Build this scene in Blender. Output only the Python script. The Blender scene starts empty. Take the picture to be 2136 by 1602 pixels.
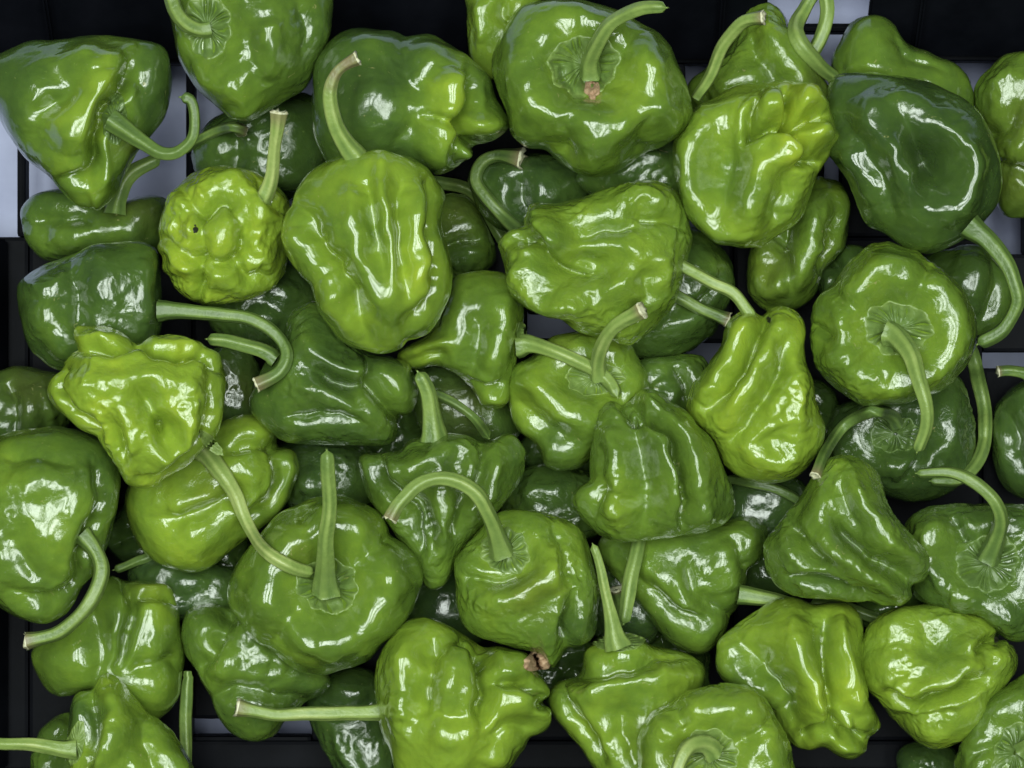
import bpy, math, random
import numpy as np
C = bpy.context.scene.collection
SC = bpy.context.scene

# ------------------------------------------------------------------ scale: one photo pixel at the crate floor
S = 0.00014          # metres
DPX = 6430.0         # camera height in those units
CX, CY = 1068.0, 801.0
def W(px, py, z):
    """point of the world seen at photo pixel (px, py) and lying z (pixel units) above the crate floor"""
    k = (DPX - z) / DPX
    return ((px - CX) * S * k, -(py - CY) * S * k, z * S)

# ------------------------------------------------------------------ camera, world, lamps, exposure
cam_d = bpy.data.cameras.new('camera'); cam = bpy.data.objects.new('camera', cam_d); C.objects.link(cam)
cam.location = (0, 0, DPX * S); cam_d.sensor_width = 36
cam_d.lens = 36 * DPX / 2136.0
cam_d.clip_start = 0.01; cam_d.clip_end = 50
SC.camera = cam
wd = bpy.data.worlds.new("World"); SC.world = wd; wd.use_nodes = True
bg = wd.node_tree.nodes['Background']; bg.inputs[0].default_value = (0.55, 0.72, 1.0, 1); bg.inputs[1].default_value = 0.015
SC.view_settings.view_transform = 'Standard'; SC.view_settings.look = 'None'
SC.view_settings.exposure = 0.42; SC.view_settings.gamma = 1.0

def lamp(name, loc, target, sx, sy, power, col, roll=0.0):
    d = bpy.data.lights.new(name, 'AREA'); d.shape = 'RECTANGLE'; d.size = sx; d.size_y = sy
    d.energy = power; d.color = col
    o = bpy.data.objects.new(name, d); C.objects.link(o); o.location = loc
    from mathutils import Vector, Matrix
    v = Vector(target) - Vector(loc)
    q = v.to_track_quat('-Z', 'Y'); o.rotation_euler = (q.to_matrix() @ Matrix.Rotation(roll, 3, 'Z')).to_euler()
    return o
COOL = (0.90, 0.98, 0.92)
for x, y, sx, sy in ((-1.06, .1, .56, 1.7), (-.14, .25, .62, 1.5), (.86, .0, .58, 1.8)):     # market ceiling: three broad light panels
    lamp('market_lamp', (x, y, 2.3), (x, y, 0), sx, sy, 25.0, COOL, 0.04)

# ------------------------------------------------------------------ numpy noise
_rng = np.random.RandomState(7)
_perm = _rng.permutation(256); _perm = np.concatenate([_perm, _perm, _perm])
_g = _rng.normal(size=(256, 3)); _g /= np.linalg.norm(_g, axis=1)[:, None]
def noise(p):
    i = np.floor(p).astype(np.int64); f = p - i; i &= 255
    u = f * f * f * (f * (f * 6 - 15) + 10)
    out = 0
    for dx in (0, 1):
        wx = u[:, 0] if dx else 1 - u[:, 0]
        for dy in (0, 1):
            wy = u[:, 1] if dy else 1 - u[:, 1]
            for dz in (0, 1):
                wz = u[:, 2] if dz else 1 - u[:, 2]
                h = _perm[_perm[_perm[(i[:, 0] + dx) & 255] + ((i[:, 1] + dy) & 255)] + ((i[:, 2] + dz) & 255)]
                g = _g[h]
                out = out + wx * wy * wz * (g[:, 0] * (f[:, 0] - dx) + g[:, 1] * (f[:, 1] - dy) + g[:, 2] * (f[:, 2] - dz))
    return out * 1.5

# ------------------------------------------------------------------ materials
def mat(name, build):
    m = bpy.data.materials.new(name); m.use_nodes = True
    nt = m.node_tree; b = nt.nodes['Principled BSDF']; build(nt, b); return m
def N(nt, t, **kw):
    n = nt.nodes.new(t)
    for k, v in kw.items(): setattr(n, k, v)
    return n
def ramp(nt, fac, stops):
    r = N(nt, 'ShaderNodeValToRGB'); e = r.color_ramp.elements
    while len(e) < len(stops): e.new(0.5)
    for el, (p, c) in zip(e, stops): el.position = p; el.color = (*c, 1)
    nt.links.new(fac, r.inputs[0]); return r
def noise_node(nt, scale, detail=2, rough=0.5, vec=None, dist=0.0):
    n = N(nt, 'ShaderNodeTexNoise'); n.inputs['Scale'].default_value = scale
    n.inputs['Detail'].default_value = detail; n.inputs['Roughness'].default_value = rough; n.inputs['Distortion'].default_value = dist
    if vec is not None: nt.links.new(vec, n.inputs['Vector'])
    return n
def math_node(nt, op, a, b=None, c=None):
    n = N(nt, 'ShaderNodeMath', operation=op)
    for i, v in enumerate((a, b, c)):
        if v is None: continue
        if isinstance(v, (int, float)): n.inputs[i].default_value = v
        else: nt.links.new(v, n.inputs[i])
    return n.outputs[0]

def skin(nt, b):
    tc = N(nt, 'ShaderNodeTexCoord'); vec = tc.outputs['Object']
    at = N(nt, 'ShaderNodeAttribute', attribute_name='ripe'); rp = at.outputs['Fac']
    n1 = noise_node(nt, 65, 3, 0.55, vec); n2 = noise_node(nt, 420, 3, 0.6, vec)
    a = math_node(nt, 'MULTIPLY_ADD', n1.outputs[0], 0.62, math_node(nt, 'ADD', rp, -0.31))
    a = math_node(nt, 'MULTIPLY_ADD', n2.outputs[0], 0.16, math_node(nt, 'ADD', a, -0.08))
    r = ramp(nt, a, RIPE)
    br = N(nt, 'ShaderNodeAttribute', attribute_name='brown')
    mx = N(nt, 'ShaderNodeMix', data_type='RGBA'); nt.links.new(br.outputs['Fac'], mx.inputs[0])
    nt.links.new(r.outputs[0], mx.inputs[6]); mx.inputs[7].default_value = (0.10, 0.065, 0.015, 1)
    # pale freckles
    n3 = noise_node(nt, 900, 2, 0.5, vec)
    sp = ramp(nt, n3.outputs[0], [(0.0, (0, 0, 0)), (0.70, (0, 0, 0)), (0.78, (1, 1, 1))])
    mx2 = N(nt, 'ShaderNodeMix', data_type='RGBA'); nt.links.new(math_node(nt, 'MULTIPLY', sp.outputs[0], 0.25), mx2.inputs[0])
    nt.links.new(mx.outputs[2], mx2.inputs[6]); mx2.inputs[7].default_value = (0.30, 0.40, 0.10, 1)
    n6 = noise_node(nt, 330, 3, 0.6, vec, 1.5)      # small corky scuffs
    sc = ramp(nt, n6.outputs[0], [(0.0, (0, 0, 0)), (0.705, (0, 0, 0)), (0.74, (1, 1, 1))])
    mx3 = N(nt, 'ShaderNodeMix', data_type='RGBA'); nt.links.new(math_node(nt, 'MULTIPLY', sc.outputs[0], 0.55), mx3.inputs[0])
    nt.links.new(mx2.outputs[2], mx3.inputs[6]); mx3.inputs[7].default_value = (0.34, 0.33, 0.13, 1)
    nt.links.new(mx3.outputs[2], b.inputs['Base Color'])
    n4 = noise_node(nt, 160, 2, 0.5, vec)
    rr = N(nt, 'ShaderNodeMapRange'); nt.links.new(n4.outputs[0], rr.inputs[0])
    rr.inputs[1].default_value = 0.3; rr.inputs[2].default_value = 0.7; rr.inputs[3].default_value = 0.11; rr.inputs[4].default_value = 0.24
    nt.links.new(rr.outputs[0], b.inputs['Roughness'])
    b.inputs['IOR'].default_value = 1.54
    b.inputs['Coat Weight'].default_value = 0.65; b.inputs['Coat Roughness'].default_value = 0.11
    b.inputs['Subsurface Weight'].default_value = 0.12
    b.inputs['Subsurface Radius'].default_value = (0.6, 1.0, 0.15); b.inputs['Subsurface Scale'].default_value = 0.003
    nb = noise_node(nt, 210, 3, 0.5, vec, 0.8); nc = noise_node(nt, 1100, 2, 0.5, vec)
    wr = N(nt, 'ShaderNodeAttribute', attribute_name='wrink')
    hgt = math_node(nt, 'MULTIPLY', nb.outputs[0], math_node(nt, 'MULTIPLY_ADD', wr.outputs['Fac'], 1.1, 0.12))
    hgt = math_node(nt, 'MULTIPLY_ADD', nc.outputs[0], 0.025, hgt)
    nd = noise_node(nt, 520, 2, 0.5, vec, 1.0)
    rid = math_node(nt, 'ABSOLUTE', math_node(nt, 'SUBTRACT', nd.outputs[0], 0.5))
    hgt = math_node(nt, 'ADD', hgt, math_node(nt, 'MULTIPLY', math_node(nt, 'MINIMUM', rid, 0.1), math_node(nt, 'MULTIPLY_ADD', wr.outputs['Fac'], 0.9, 0.0)))
    bp = N(nt, 'ShaderNodeBump'); bp.inputs['Strength'].default_value = 0.55; bp.inputs['Distance'].default_value = 0.0011
    nt.links.new(hgt, bp.inputs['Height']); nt.links.new(bp.outputs[0], b.inputs['Normal'])
RIPE = [(0.0, (0.032, 0.062, 0.018)), (0.25, (0.062, 0.114, 0.021)), (0.5, (0.124, 0.208, 0.025)), (0.75, (0.220, 0.325, 0.030)), (1.0, (0.36, 0.45, 0.032))]
M_SKIN = mat('pepper_skin', skin)

def stemmat(nt, b):
    at = N(nt, 'ShaderNodeAttribute', attribute_name='ripe')
    tc = N(nt, 'ShaderNodeTexCoord')
    n1 = noise_node(nt, 180, 4, 0.65, tc.outputs['Object'])
    a = math_node(nt, 'MULTIPLY_ADD', n1.outputs[0], 0.5, math_node(nt, 'ADD', at.outputs['Fac'], -0.25))
    r = ramp(nt, a, [(0.0, (0.045, 0.085, 0.022)), (0.35, (0.11, 0.18, 0.040)), (0.65, (0.22, 0.31, 0.075)), (1.0, (0.42, 0.48, 0.17))])
    br = N(nt, 'ShaderNodeAttribute', attribute_name='brown')
    mx = N(nt, 'ShaderNodeMix', data_type='RGBA'); nt.links.new(br.outputs['Fac'], mx.inputs[0])
    nt.links.new(r.outputs[0], mx.inputs[6]); mx.inputs[7].default_value = (0.21, 0.16, 0.09, 1)
    nt.links.new(mx.outputs[2], b.inputs['Base Color'])
    b.inputs['Roughness'].default_value = 0.36
    n2 = noise_node(nt, 700, 3, 0.6, tc.outputs['Object'])
    bp = N(nt, 'ShaderNodeBump'); bp.inputs['Strength'].default_value = 0.35; bp.inputs['Distance'].default_value = 0.0006
    nt.links.new(n2.outputs[0], bp.inputs['Height']); nt.links.new(bp.outputs[0], b.inputs['Normal'])
M_STEM = mat('stem_green', stemmat)
def simple(name, c1, c2, scale, rough, bump=0.0004, bs=0.4):
    def f(nt, b):
        tc = N(nt, 'ShaderNodeTexCoord'); n = noise_node(nt, scale, 4, 0.6, tc.outputs['Object'])
        r = ramp(nt, n.outputs[0], [(0.3, c1), (0.7, c2)]); nt.links.new(r.outputs[0], b.inputs['Base Color'])
        b.inputs['Roughness'].default_value = rough
        bp = N(nt, 'ShaderNodeBump'); bp.inputs['Strength'].default_value = bs; bp.inputs['Distance'].default_value = bump
        nt.links.new(n.outputs[0], bp.inputs['Height']); nt.links.new(bp.outputs[0], b.inputs['Normal'])
    return mat(name, f)
M_CUT = simple('cut_stem_flesh', (0.45, 0.42, 0.24), (0.72, 0.72, 0.52), 900, 0.5)
M_DRY = simple('dried_brown', (0.24, 0.13, 0.07), (0.52, 0.36, 0.22), 600, 0.7)
M_SCAR = simple('dark_scar', (0.006, 0.008, 0.004), (0.02, 0.02, 0.008), 600, 0.6)
M_BLACK = simple('black_plastic', (0.0018, 0.0022, 0.0035), (0.0045, 0.005, 0.0075), 60, 0.5, 0.0008, 0.25)
M_BLACK.node_tree.nodes['Principled BSDF'].inputs['Specular IOR Level'].default_value = 0.05
M_PALE = simple('pale_sheet', (0.23, 0.25, 0.42), (0.35, 0.38, 0.58), 35, 0.45, 0.002, 0.3)

# ------------------------------------------------------------------ mesh helpers
def mesh_obj(name, v, f, material, parent=None, attrs=None, smooth=True):
    """v (n,3) array, f list of tuples or (m,4)/(m,3) array"""
    me = bpy.data.meshes.new(name)
    if isinstance(f, np.ndarray):
        k = f.shape[1]; m = len(f)
        me.vertices.add(len(v)); me.vertices.foreach_set('co', np.asarray(v, np.float32).ravel())
        me.loops.add(m * k); me.loops.foreach_set('vertex_index', f.astype(np.int32).ravel())
        me.polygons.add(m); me.polygons.foreach_set('loop_start', (np.arange(m) * k).astype(np.int32))
        me.update(calc_edges=True)
    else:
        me.from_pydata([tuple(map(float, a)) for a in v], [], f); me.update()
    if smooth: me.polygons.foreach_set('use_smooth', np.ones(len(me.polygons), dtype=bool))
    if attrs:
        for k, a in attrs.items():
            at = me.attributes.new(k, 'FLOAT', 'POINT'); at.data.foreach_set('value', np.asarray(a, np.float32))
    me.materials.append(material)
    o = bpy.data.objects.new(name, me); C.objects.link(o)
    if parent is not None: o.parent = parent
    return o

def spline(pts, n, closed=False):
    """Catmull-Rom through pts (k,d), n samples in all"""
    p = np.asarray(pts, float); k = len(p)
    segs = k if closed else k - 1
    t = np.linspace(0, segs, n, endpoint=not closed); i = np.minimum(t.astype(int), segs - 1); u = (t - i)[:, None]
    if closed: g = lambda j: p[j % k]
    else: g = lambda j: p[np.clip(j, 0, k - 1)]
    p0, p1, p2, p3 = g(i - 1), g(i), g(i + 1), g(i + 2)
    return 0.5 * ((2 * p1) + (-p0 + p2) * u + (2 * p0 - 5 * p1 + 4 * p2 - p3) * u**2 + (-p0 + 3 * p1 - 3 * p2 + p3) * u**3)

def front_grid(n):
    u = np.linspace(-1, 1, n + 1); U, V = np.meshgrid(u, u)
    X = U * np.sqrt(1 - V * V / 2); Y = V * np.sqrt(1 - U * U / 2)
    idx = np.arange((n + 1)**2).reshape(n + 1, n + 1)
    q = np.stack([idx[:-1, :-1], idx[:-1, 1:], idx[1:, 1:], idx[1:, :-1]], -1).reshape(-1, 4)
    per = np.concatenate([idx[0, :-1], idx[:-1, -1], idx[-1, :0:-1], idx[:0:-1, 0]])
    x, y = X.ravel(), Y.ravel(); rho = np.clip(np.hypot(x, y), 0, 1); phi = np.arctan2(y, x)
    th = rho * math.pi / 2
    # rear hemisphere: rings that share the rim
    K = 9; vph = [phi]; vth = [th]; base = len(phi); prev = per; faces = [q]
    pp = phi[per]
    for k in range(1, K):
        vph.append(pp); vth.append(np.full(len(pp), math.pi / 2 + k / K * math.pi / 2))
        cur = base + np.arange(len(pp)); base += len(pp)
        a, b_ = prev, np.roll(prev, -1); c, d = np.roll(cur, -1), cur
        faces.append(np.stack([a, d, c, b_], -1)); prev = cur
    vph.append(np.array([0.0])); vth.append(np.array([math.pi]))
    tip = base
    cap = np.stack([prev[0::2], np.full(len(prev[0::2]), tip), np.roll(prev, -2)[0::2], np.roll(prev, -1)[0::2]], -1)
    faces.append(cap)
    return np.concatenate(vph), np.concatenate(vth), np.concatenate(faces)
_grids = {}
def grid(n):
    if n not in _grids: _grids[n] = front_grid(n)
    return _grids[n]

def seg_dist(P, pts):
    q = spline(pts, max(8, len(pts) * 6)) if len(pts) > 2 else np.asarray(pts, float)
    best = np.full(len(P), 1e9); par = np.zeros(len(P)); m = len(q) - 1
    for i in range(m):
        a, b = q[i], q[i + 1]; ab = b - a; L = ab @ ab + 1e-9
        t = np.clip(((P - a) @ ab) / L, 0, 1); d = np.hypot(*(P - a - t[:, None] * ab).T)
        w = d < best; best[w] = d[w]; par[w] = (i + t[w]) / m
    return best, par
# ------------------------------------------------------------------ the peppers, bottom of the heap first
# o outline in photo pixels; c ripeness (set low for shade in the deepest ones); w wrinkling; f features:
#   ('g', width, depth, points) crease   ('r', width, height, points) fold or ridge
#   ('b', x, y, rx, ry, angle, height) bulge (height < 0: hollow)   ('c', x, y, r, change) paler or darker patch   ('n', x, y, r) brownish patch
# k calyx (x, y, rx, ry, angle, bowl depth); s stem points (x, y, radius); ax (x0,y0,x1,y1,ribs,height,phase)
PEPS = [
# ---- deepest ones, in the gaps, skin colour darkened to carry the shade there
dict(o=[(893,890),(895,926),(864,945),(836,959),(801,974),(773,950),(746,926),(734,890),(759,860),(772,830),(803,813),(836,821),(875,822),(895,854)], c=0.14, w=.3, H=.7,
 f=[('g',14,14,[(812,876),(786,824)]),('g',14,14,[(835,890),(894,893)]),('g',14,14,[(811,903),(779,952)])], L='dark pepper half hidden between the two-fingered dark pepper and the top-shaped one'),
dict(o=[(1673,1160),(1671,1199),(1655,1241),(1609,1244),(1570,1249),(1533,1232),(1522,1193),(1497,1160),(1504,1119),(1536,1092),(1567,1061),(1610,1074),(1640,1098),(1674,1119)], c=0.14, w=.3, H=.7,
 f=[('g',14,14,[(1574,1168),(1514,1200)]),('g',14,14,[(1590,1142),(1592,1074)]),('g',14,14,[(1605,1169),(1662,1205)])], L='shadowed pepper hidden between the wrinkled two-ridged pepper and its folded neighbour'),
dict(o=[(1778,870),(1766,907),(1739,931),(1710,956),(1674,941),(1645,926),(1613,907),(1615,870),(1614,833),(1634,800),(1674,799),(1708,792),(1739,809),(1753,840)], c=0.14, w=.3, H=.7,
 f=[('g',14,14,[(1705,867),(1765,860)]),('g',14,14,[(1683,884),(1660,940)]),('g',14,14,[(1680,857),(1643,809)])], L='shadowed pepper hidden between the tall narrow-topped lime pepper and the darkest one'),
dict(o=[(1484,1400),(1485,1441),(1450,1463),(1419,1482),(1378,1498),(1345,1469),(1314,1441),(1303,1400),(1331,1367),(1344,1330),(1380,1312),(1419,1318),(1464,1320),(1484,1359)], c=0.14, w=.3, H=.7,
 f=[('g',14,14,[(1394,1382),(1374,1318)]),('g',14,14,[(1417,1403),(1483,1418)]),('g',14,14,[(1387,1413),(1341,1462)])], L='dark pepper deep in the gap left of the pinched-bottom lime pepper'),
dict(o=[(392,1110),(371,1144),(344,1165),(318,1189),(282,1188),(255,1167),(225,1146),(208,1110),(229,1076),(256,1055),(282,1031),(318,1032),(345,1053),(375,1074)], c=0.14, w=.3, H=.7,
 f=[('g',14,14,[(312,1119),(359,1157)]),('g',14,14,[(285,1115),(229,1137)]),('g',14,14,[(302,1094),(311,1034)])], L='dark pepper deep in the gap right of the large left-edge pepper'),
dict(o=[(464,880),(465,921),(439,954),(400,966),(360,966),(321,954),(294,922),(295,880),(310,846),(326,813),(357,781),(403,780),(435,811),(451,846)], c=0.14, w=.3, H=.7,
 f=[('g',14,14,[(387,863),(416,802)]),('g',14,14,[(390,894),(428,950)]),('g',14,14,[(362,881),(294,886)])], L='dark pepper hidden under the crumpled angular lime pepper'),
dict(o=[(1244,930),(1243,965),(1222,995),(1187,1005),(1154,1002),(1119,994),(1088,969),(1084,930),(1105,899),(1128,877),(1153,854),(1190,843),(1225,862),(1240,896)], c=0.14, w=.3, H=.7,
 f=[('g',14,14,[(1164,914),(1146,857)]),('g',14,14,[(1185,933),(1244,945)]),('g',14,14,[(1159,941),(1119,986)])], L='dark pepper deep in the gap beneath the sunken-calyx pepper in the centre'),
dict(o=[(2080,1340),(2048,1382),(2022,1417),(1986,1454),(1935,1449),(1894,1422),(1851,1392),(1840,1340),(1872,1298),(1898,1263),(1934,1226),(1985,1231),(2026,1258),(2069,1288)], c=0.14, w=.3, H=.7,
 f=[('g',14,14,[(1968,1360),(1999,1436)]),('g',14,14,[(1938,1337),(1856,1326)]),('g',14,14,[(1973,1322),(2023,1257)])], L='dark pepper hidden under the edge of the arched-stem calyx-up pepper'),
dict(o=[(561,1190),(559,1233),(525,1259),(490,1279),(448,1287),(417,1257),(402,1223),(379,1190),(381,1147),(415,1121),(450,1101),(492,1093),(523,1123),(538,1157)], c=0.14, w=.3, H=.7,
 f=[('g',14,14,[(485,1180),(541,1143)]),('g',14,14,[(470,1207),(474,1275)]),('g',14,14,[(453,1181),(393,1150)])], L='dark pepper hidden under the left rim of the pepper with the standing stem'),
dict(o=[(1257,1400),(1259,1438),(1229,1462),(1195,1467),(1161,1482),(1132,1460),(1108,1435),(1087,1400),(1111,1367),(1132,1340),(1162,1320),(1195,1333),(1232,1335),(1259,1362)], c=0.14, w=.3, H=.7,
 f=[('g',14,14,[(1166,1390),(1118,1355)]),('g',14,14,[(1194,1393),(1249,1368)]),('g',14,14,[(1178,1415),(1172,1475)])], L='dark pepper deep in the gap between the knobbly and the sloping-shouldered peppers'),
dict(o=[(1856,600),(1843,630),(1835,669),(1798,679),(1762,679),(1724,670),(1715,631),(1705,600),(1705,564),(1735,543),(1761,515),(1800,514),(1826,542),(1855,564)], c=0.14, w=.3, H=.7,
 f=[('g',14,14,[(1773,614),(1748,669)]),('g',14,14,[(1770,586),(1735,538)]),('g',14,14,[(1795,598),(1855,592)])], L='dark pepper deep in the gap left of the hanging-stem calyx-up pepper'),
dict(o=[(807,560),(784,600),(769,646),(728,681),(675,667),(633,644),(593,612),(593,560),(616,520),(631,474),(672,439),(725,453),(767,476),(807,508)], c=0.14, w=.3, H=.7,
 f=[('g',14,14,[(694,581),(676,661)]),('g',14,14,[(683,544),(623,488)]),('g',14,14,[(721,553),(800,529)])], L='dark pepper hidden beneath the big smooth lime pepper left of centre'),
dict(o=[(1311,560),(1284,600),(1266,642),(1227,679),(1175,668),(1133,644),(1092,612),(1089,560),(1116,520),(1134,478),(1173,441),(1225,452),(1267,476),(1308,508)], c=0.14, w=.3, H=.7,
 f=[('g',14,14,[(1199,581),(1197,664)]),('g',14,14,[(1181,548),(1110,505)]),('g',14,14,[(1219,549),(1291,509)])], L='dark pepper hidden beneath the shiny crinkled lime pepper'),
# ---- lowest layer, mostly hidden
dict(o=[(440,250),(500,215),(570,200),(640,195),(690,230),(700,300),(680,370),(640,410),(560,425),(480,410),(420,375),(405,320)], c=.17, w=.35,
 f=[('g',18,14,[(470,240),(490,320),(470,390)]),('b',600,370,45,30,0,12)], s=[(385,310,12),(415,292,12),(450,274,12),(485,264,12),(507,270,13)], sa=1,
 L='dark green pepper behind the curled stem at upper left, its thin stem wet-tipped', cut=.2),
dict(o=[(421,616),(513,565),(605,542),(662,593),(680,662),(628,720),(559,743),(467,714)], c=.16, w=.4,
 f=[('b',590,610,30,22,20,9),('b',545,665,26,18,0,8)],
 L='dark green pepper in the gap below the yellow-green bumpy pepper'),
dict(o=[(887,432),(937,407),(988,421),(1016,466),(1034,524),(1025,562),(993,580),(949,602),(909,578),(881,499)], c=.3, w=.5,
 f=[('b',985,535,34,26,-15,16),('g',12,12,[(920,520),(960,500),(1010,500)]),('n',950,450,45)],
 s=[(1050,500,16),(1035,475,15),(1008,428,15),(975,393,15),(925,381,15),(895,380,15)], sb=-20, cut=0,
 L='brownish green pepper just right of the big central pepper, a stem arching over its top'),
dict(o=[(978,364),(1026,334),(1098,322),(1182,334),(1230,376),(1224,436),(1158,472),(1074,496),(1002,448)], c=.15, w=.3,
 f=[('g',16,16,[(1090,350),(1085,410),(1100,460)]),('b',1150,400,40,40,0,10)],
 s=[(1085,485,22),(1050,450,18),(1015,415,16),(990,375,16),(1003,340,16),(1040,325,16),(1085,332,21)], cut=1,
 L='very dark green pepper below the bowl-topped one, its hooked stem cut pale'),
dict(o=[(1200,370),(1270,320),(1360,290),(1430,300),(1450,360),(1430,430),(1350,440),(1270,430)], c=.2, w=.5,
 f=[('r',14,10,[(1240,340),(1320,320),(1400,320)]),('b',1330,350,34,20,-20,9)],
 L='shadowed dark green pepper between the large bowl-topped pepper and the crinkled one below it'),
dict(o=[(1430,470),(1480,490),(1515,530),(1527,580),(1520,640),(1490,690),(1440,730),(1380,752),(1330,752),(1285,725),(1260,660),(1290,560),(1360,490)], c=.24, w=.55,
 f=[('b',1470,560,50,40,60,10),('b',1420,680,60,26,-20,12),('g',10,8,[(1500,570),(1470,620),(1410,650)]),('c',1490,550,30,.15)],
 s=[(1385,600,15),(1420,622,15),(1465,645,15),(1518,668,16)],
 L='round dark green pepper right of the crinkled one, two stems lying across it'),
dict(o=[(1320,762),(1398,740),(1458,740),(1484,780),(1482,834),(1446,882),(1374,894),(1320,858)], c=.3, w=.4,
 f=[('b',1395,825,26,34,20,12),('g',12,12,[(1400,760),(1430,800),(1440,850)])],
 L='small dark pepper in the gap left of the tall narrow-topped lime pepper'),
dict(o=[(1600,440),(1650,400),(1700,368),(1745,388),(1768,440),(1762,510),(1722,572),(1692,625),(1640,650),(1590,645),(1563,600),(1565,540),(1578,490)], c=.5, w=.6, H=.8, fm=1.5,
 f=[('b',1600,590,30,26,0,12),('g',10,14,[(1735,430),(1738,500),(1715,560)]),('b',1745,430,22,40,0,12),('g',9,12,[(1600,500),(1640,540),(1650,600)]),('r',24,18,[(1710,400),(1695,480),(1670,560),(1620,600)]),('g',16,12,[(1640,430),(1640,500),(1600,580)]),('n',1610,560,40)],
 L='slanting yellow-green pepper below the lobed one with the pinched tip'),
dict(o=[(1925,540),(1985,520),(2050,512),(2095,560),(2113,610),(2102,660),(2060,692),(2010,700),(1955,680),(1925,620)], c=.27, w=.4,
 f=[('b',2025,585,40,50,10,14),('g',14,10,[(2070,540),(2080,600),(2050,670)])],
 s=[(2015,715,14),(2027,740,17),(2042,800,18),(2054,870,17),(2052,925,17),(2035,970,16),(1995,1003,13),(1937,1004,10)], sa=1, cut=0,
 L='dark green pepper inside the curve of the thick stem at right'),
dict(o=[(1735,860),(1800,830),(1880,810),(1950,785),(1998,780),(2025,850),(2033,920),(2020,990),(1970,1037),(1900,1047),(1830,1030),(1760,1000),(1718,950)], c=.13, w=.5, H=.75,
 k=(1868,905,62,48,0,26), s=[(1870,885,17),(1850,862,16),(1810,862,15),(1765,885,14),(1728,930,13),(1702,990,12)],
 f=[('r',20,14,[(1985,820),(1980,900),(1950,960)]),('g',10,12,[(1940,850),(1930,930),(1890,1000)]),('b',1880,970,50,24,0,10)], sz=[(0,0),(.3,60),(1,40)], sa=1,
 L='darkest green pepper with its calyx up, beneath the bright one with the hanging stem'),
dict(o=[(2070,860),(2100,815),(2150,785),(2220,800),(2240,900),(2200,1020),(2140,1042),(2095,1015),(2068,940)], c=.2, w=.3, s=[(2160,800,15),(2142,782,14),(2115,774,13),(2084,772,13)], sz=[(0,20),(1,30)], cut=1,
 f=[('g',16,14,[(2085,840),(2120,900),(2130,960)])],
 L='dark green pepper cut by the right edge halfway down'),
dict(o=[(1870,1580),(1920,1548),(1985,1552),(2012,1600),(1990,1670),(1900,1670)], c=.1, w=.3, f=[],
 L='dim dark pepper in the shadow at the bottom right, below the dented lime one'),
dict(o=[(-40,800),(0,775),(50,765),(110,772),(145,800),(155,860),(125,910),(60,935),(0,945),(-50,900)], c=.24, w=.4,
 f=[('g',14,14,[(10,790),(30,840),(20,900)]),('b',55,855,26,34,0,14),('r',12,10,[(85,810),(100,850),(110,880)]),('n',60,800,60)],
 L='brownish dark pepper at the left edge, under the crumpled lime pepper'),
dict(o=[(570,938),(645,911),(732,919),(788,951),(795,1026),(732,1082),(645,1094),(582,1057),(555,1001)], c=.15, w=.5,
 f=[('b',650,1005,34,28,0,12)],
 L='dark pepper behind the upright stem at lower left of centre'),
dict(o=[(856,774),(919,755),(994,786),(1056,824),(1084,874),(1069,930),(1006,949),(919,936),(863,874)], c=.2, w=.4,
 f=[('n',960,850,60)], s=[(910,822,11),(950,840,11),(990,872,11),(1022,915,12)], sa=1, cut=0,
 L='brownish dark pepper shaded right of the thick upright stem, under a thin dark stem'),
dict(o=[(1046,1032),(1086,980),(1161,967),(1236,992),(1270,1038),(1259,1107),(1184,1141),(1092,1136),(1049,1090)], c=.26, w=.7,
 f=[('r',16,10,[(1085,1040),(1130,1025),(1180,1035)])],
 L='shiny dark pepper peeking out left of the broad three-ridged green pepper'),
dict(o=[(271,1181),(336,1148),(427,1165),(505,1194),(520,1246),(466,1287),(375,1295),(284,1259)], c=.12, w=.3,
 f=[('b',392,1218,30,20,0,8)], s=[(315,1160,11),(280,1170,11),(238,1192,11)], cut=0,
 L='very dark pepper in the gap under the double-lobed pepper at lower left'),
dict(o=[(65,1600),(75,1540),(110,1500),(150,1490),(175,1540),(170,1640),(100,1680)], c=.3, w=.5, f=[('b',100,1590,24,24,0,10),('b',115,1525,24,20,0,8)],
 L='brownish green pepper behind the calyx at the bottom left corner'),
dict(o=[(640,1440),(690,1400),(750,1392),(795,1420),(835,1500),(845,1600),(820,1690),(765,1700),(710,1625),(668,1545),(643,1490)], c=.15, w=.4,
 f=[('g',14,16,[(650,1450),(720,1475),(800,1460)]),('r',16,12,[(690,1520),(730,1590),(760,1650)])],
 L='long dark pepper beneath the straight horizontal stem at the bottom'),
dict(o=[(846,1212),(929,1175),(1011,1205),(1034,1287),(989,1347),(884,1347),(831,1287)], c=.08, w=.3, f=[],
 L='barely visible dark pepper in the gap between the two calyx-up peppers at lower centre'),
dict(o=[(1780,1262),(1840,1238),(1910,1232),(1935,1262),(1905,1305),(1850,1325),(1790,1305)], c=.2, w=.3, f=[('b',1842,1270,30,14,-10,8)],
 s=[(1850,1300,14),(1750,1265,14),(1690,1262,14)], cut=0,
 L='sliver of dark pepper above the dented lime pepper at lower right'),
dict(o=[(431,755),(479,723),(533,755),(545,833),(517,887),(465,899),(429,845)], c=.14, w=.3, f=[('n',490,800,40)],
 L='small dark brownish pepper wedged right of the crumpled lime pepper'),
dict(o=[(1218,1176),(1274,1145),(1337,1164),(1387,1239),(1374,1326),(1299,1351),(1237,1314)], c=.1, w=.3, f=[],
 s=[(1292,1300,15),(1290,1265,16),(1286,1228,17)], sz=[(0,0),(1,60)], cut=.9,
 L='dark pepper in the gap right of centre, mostly seen by its short pale-cut stem'),
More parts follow.
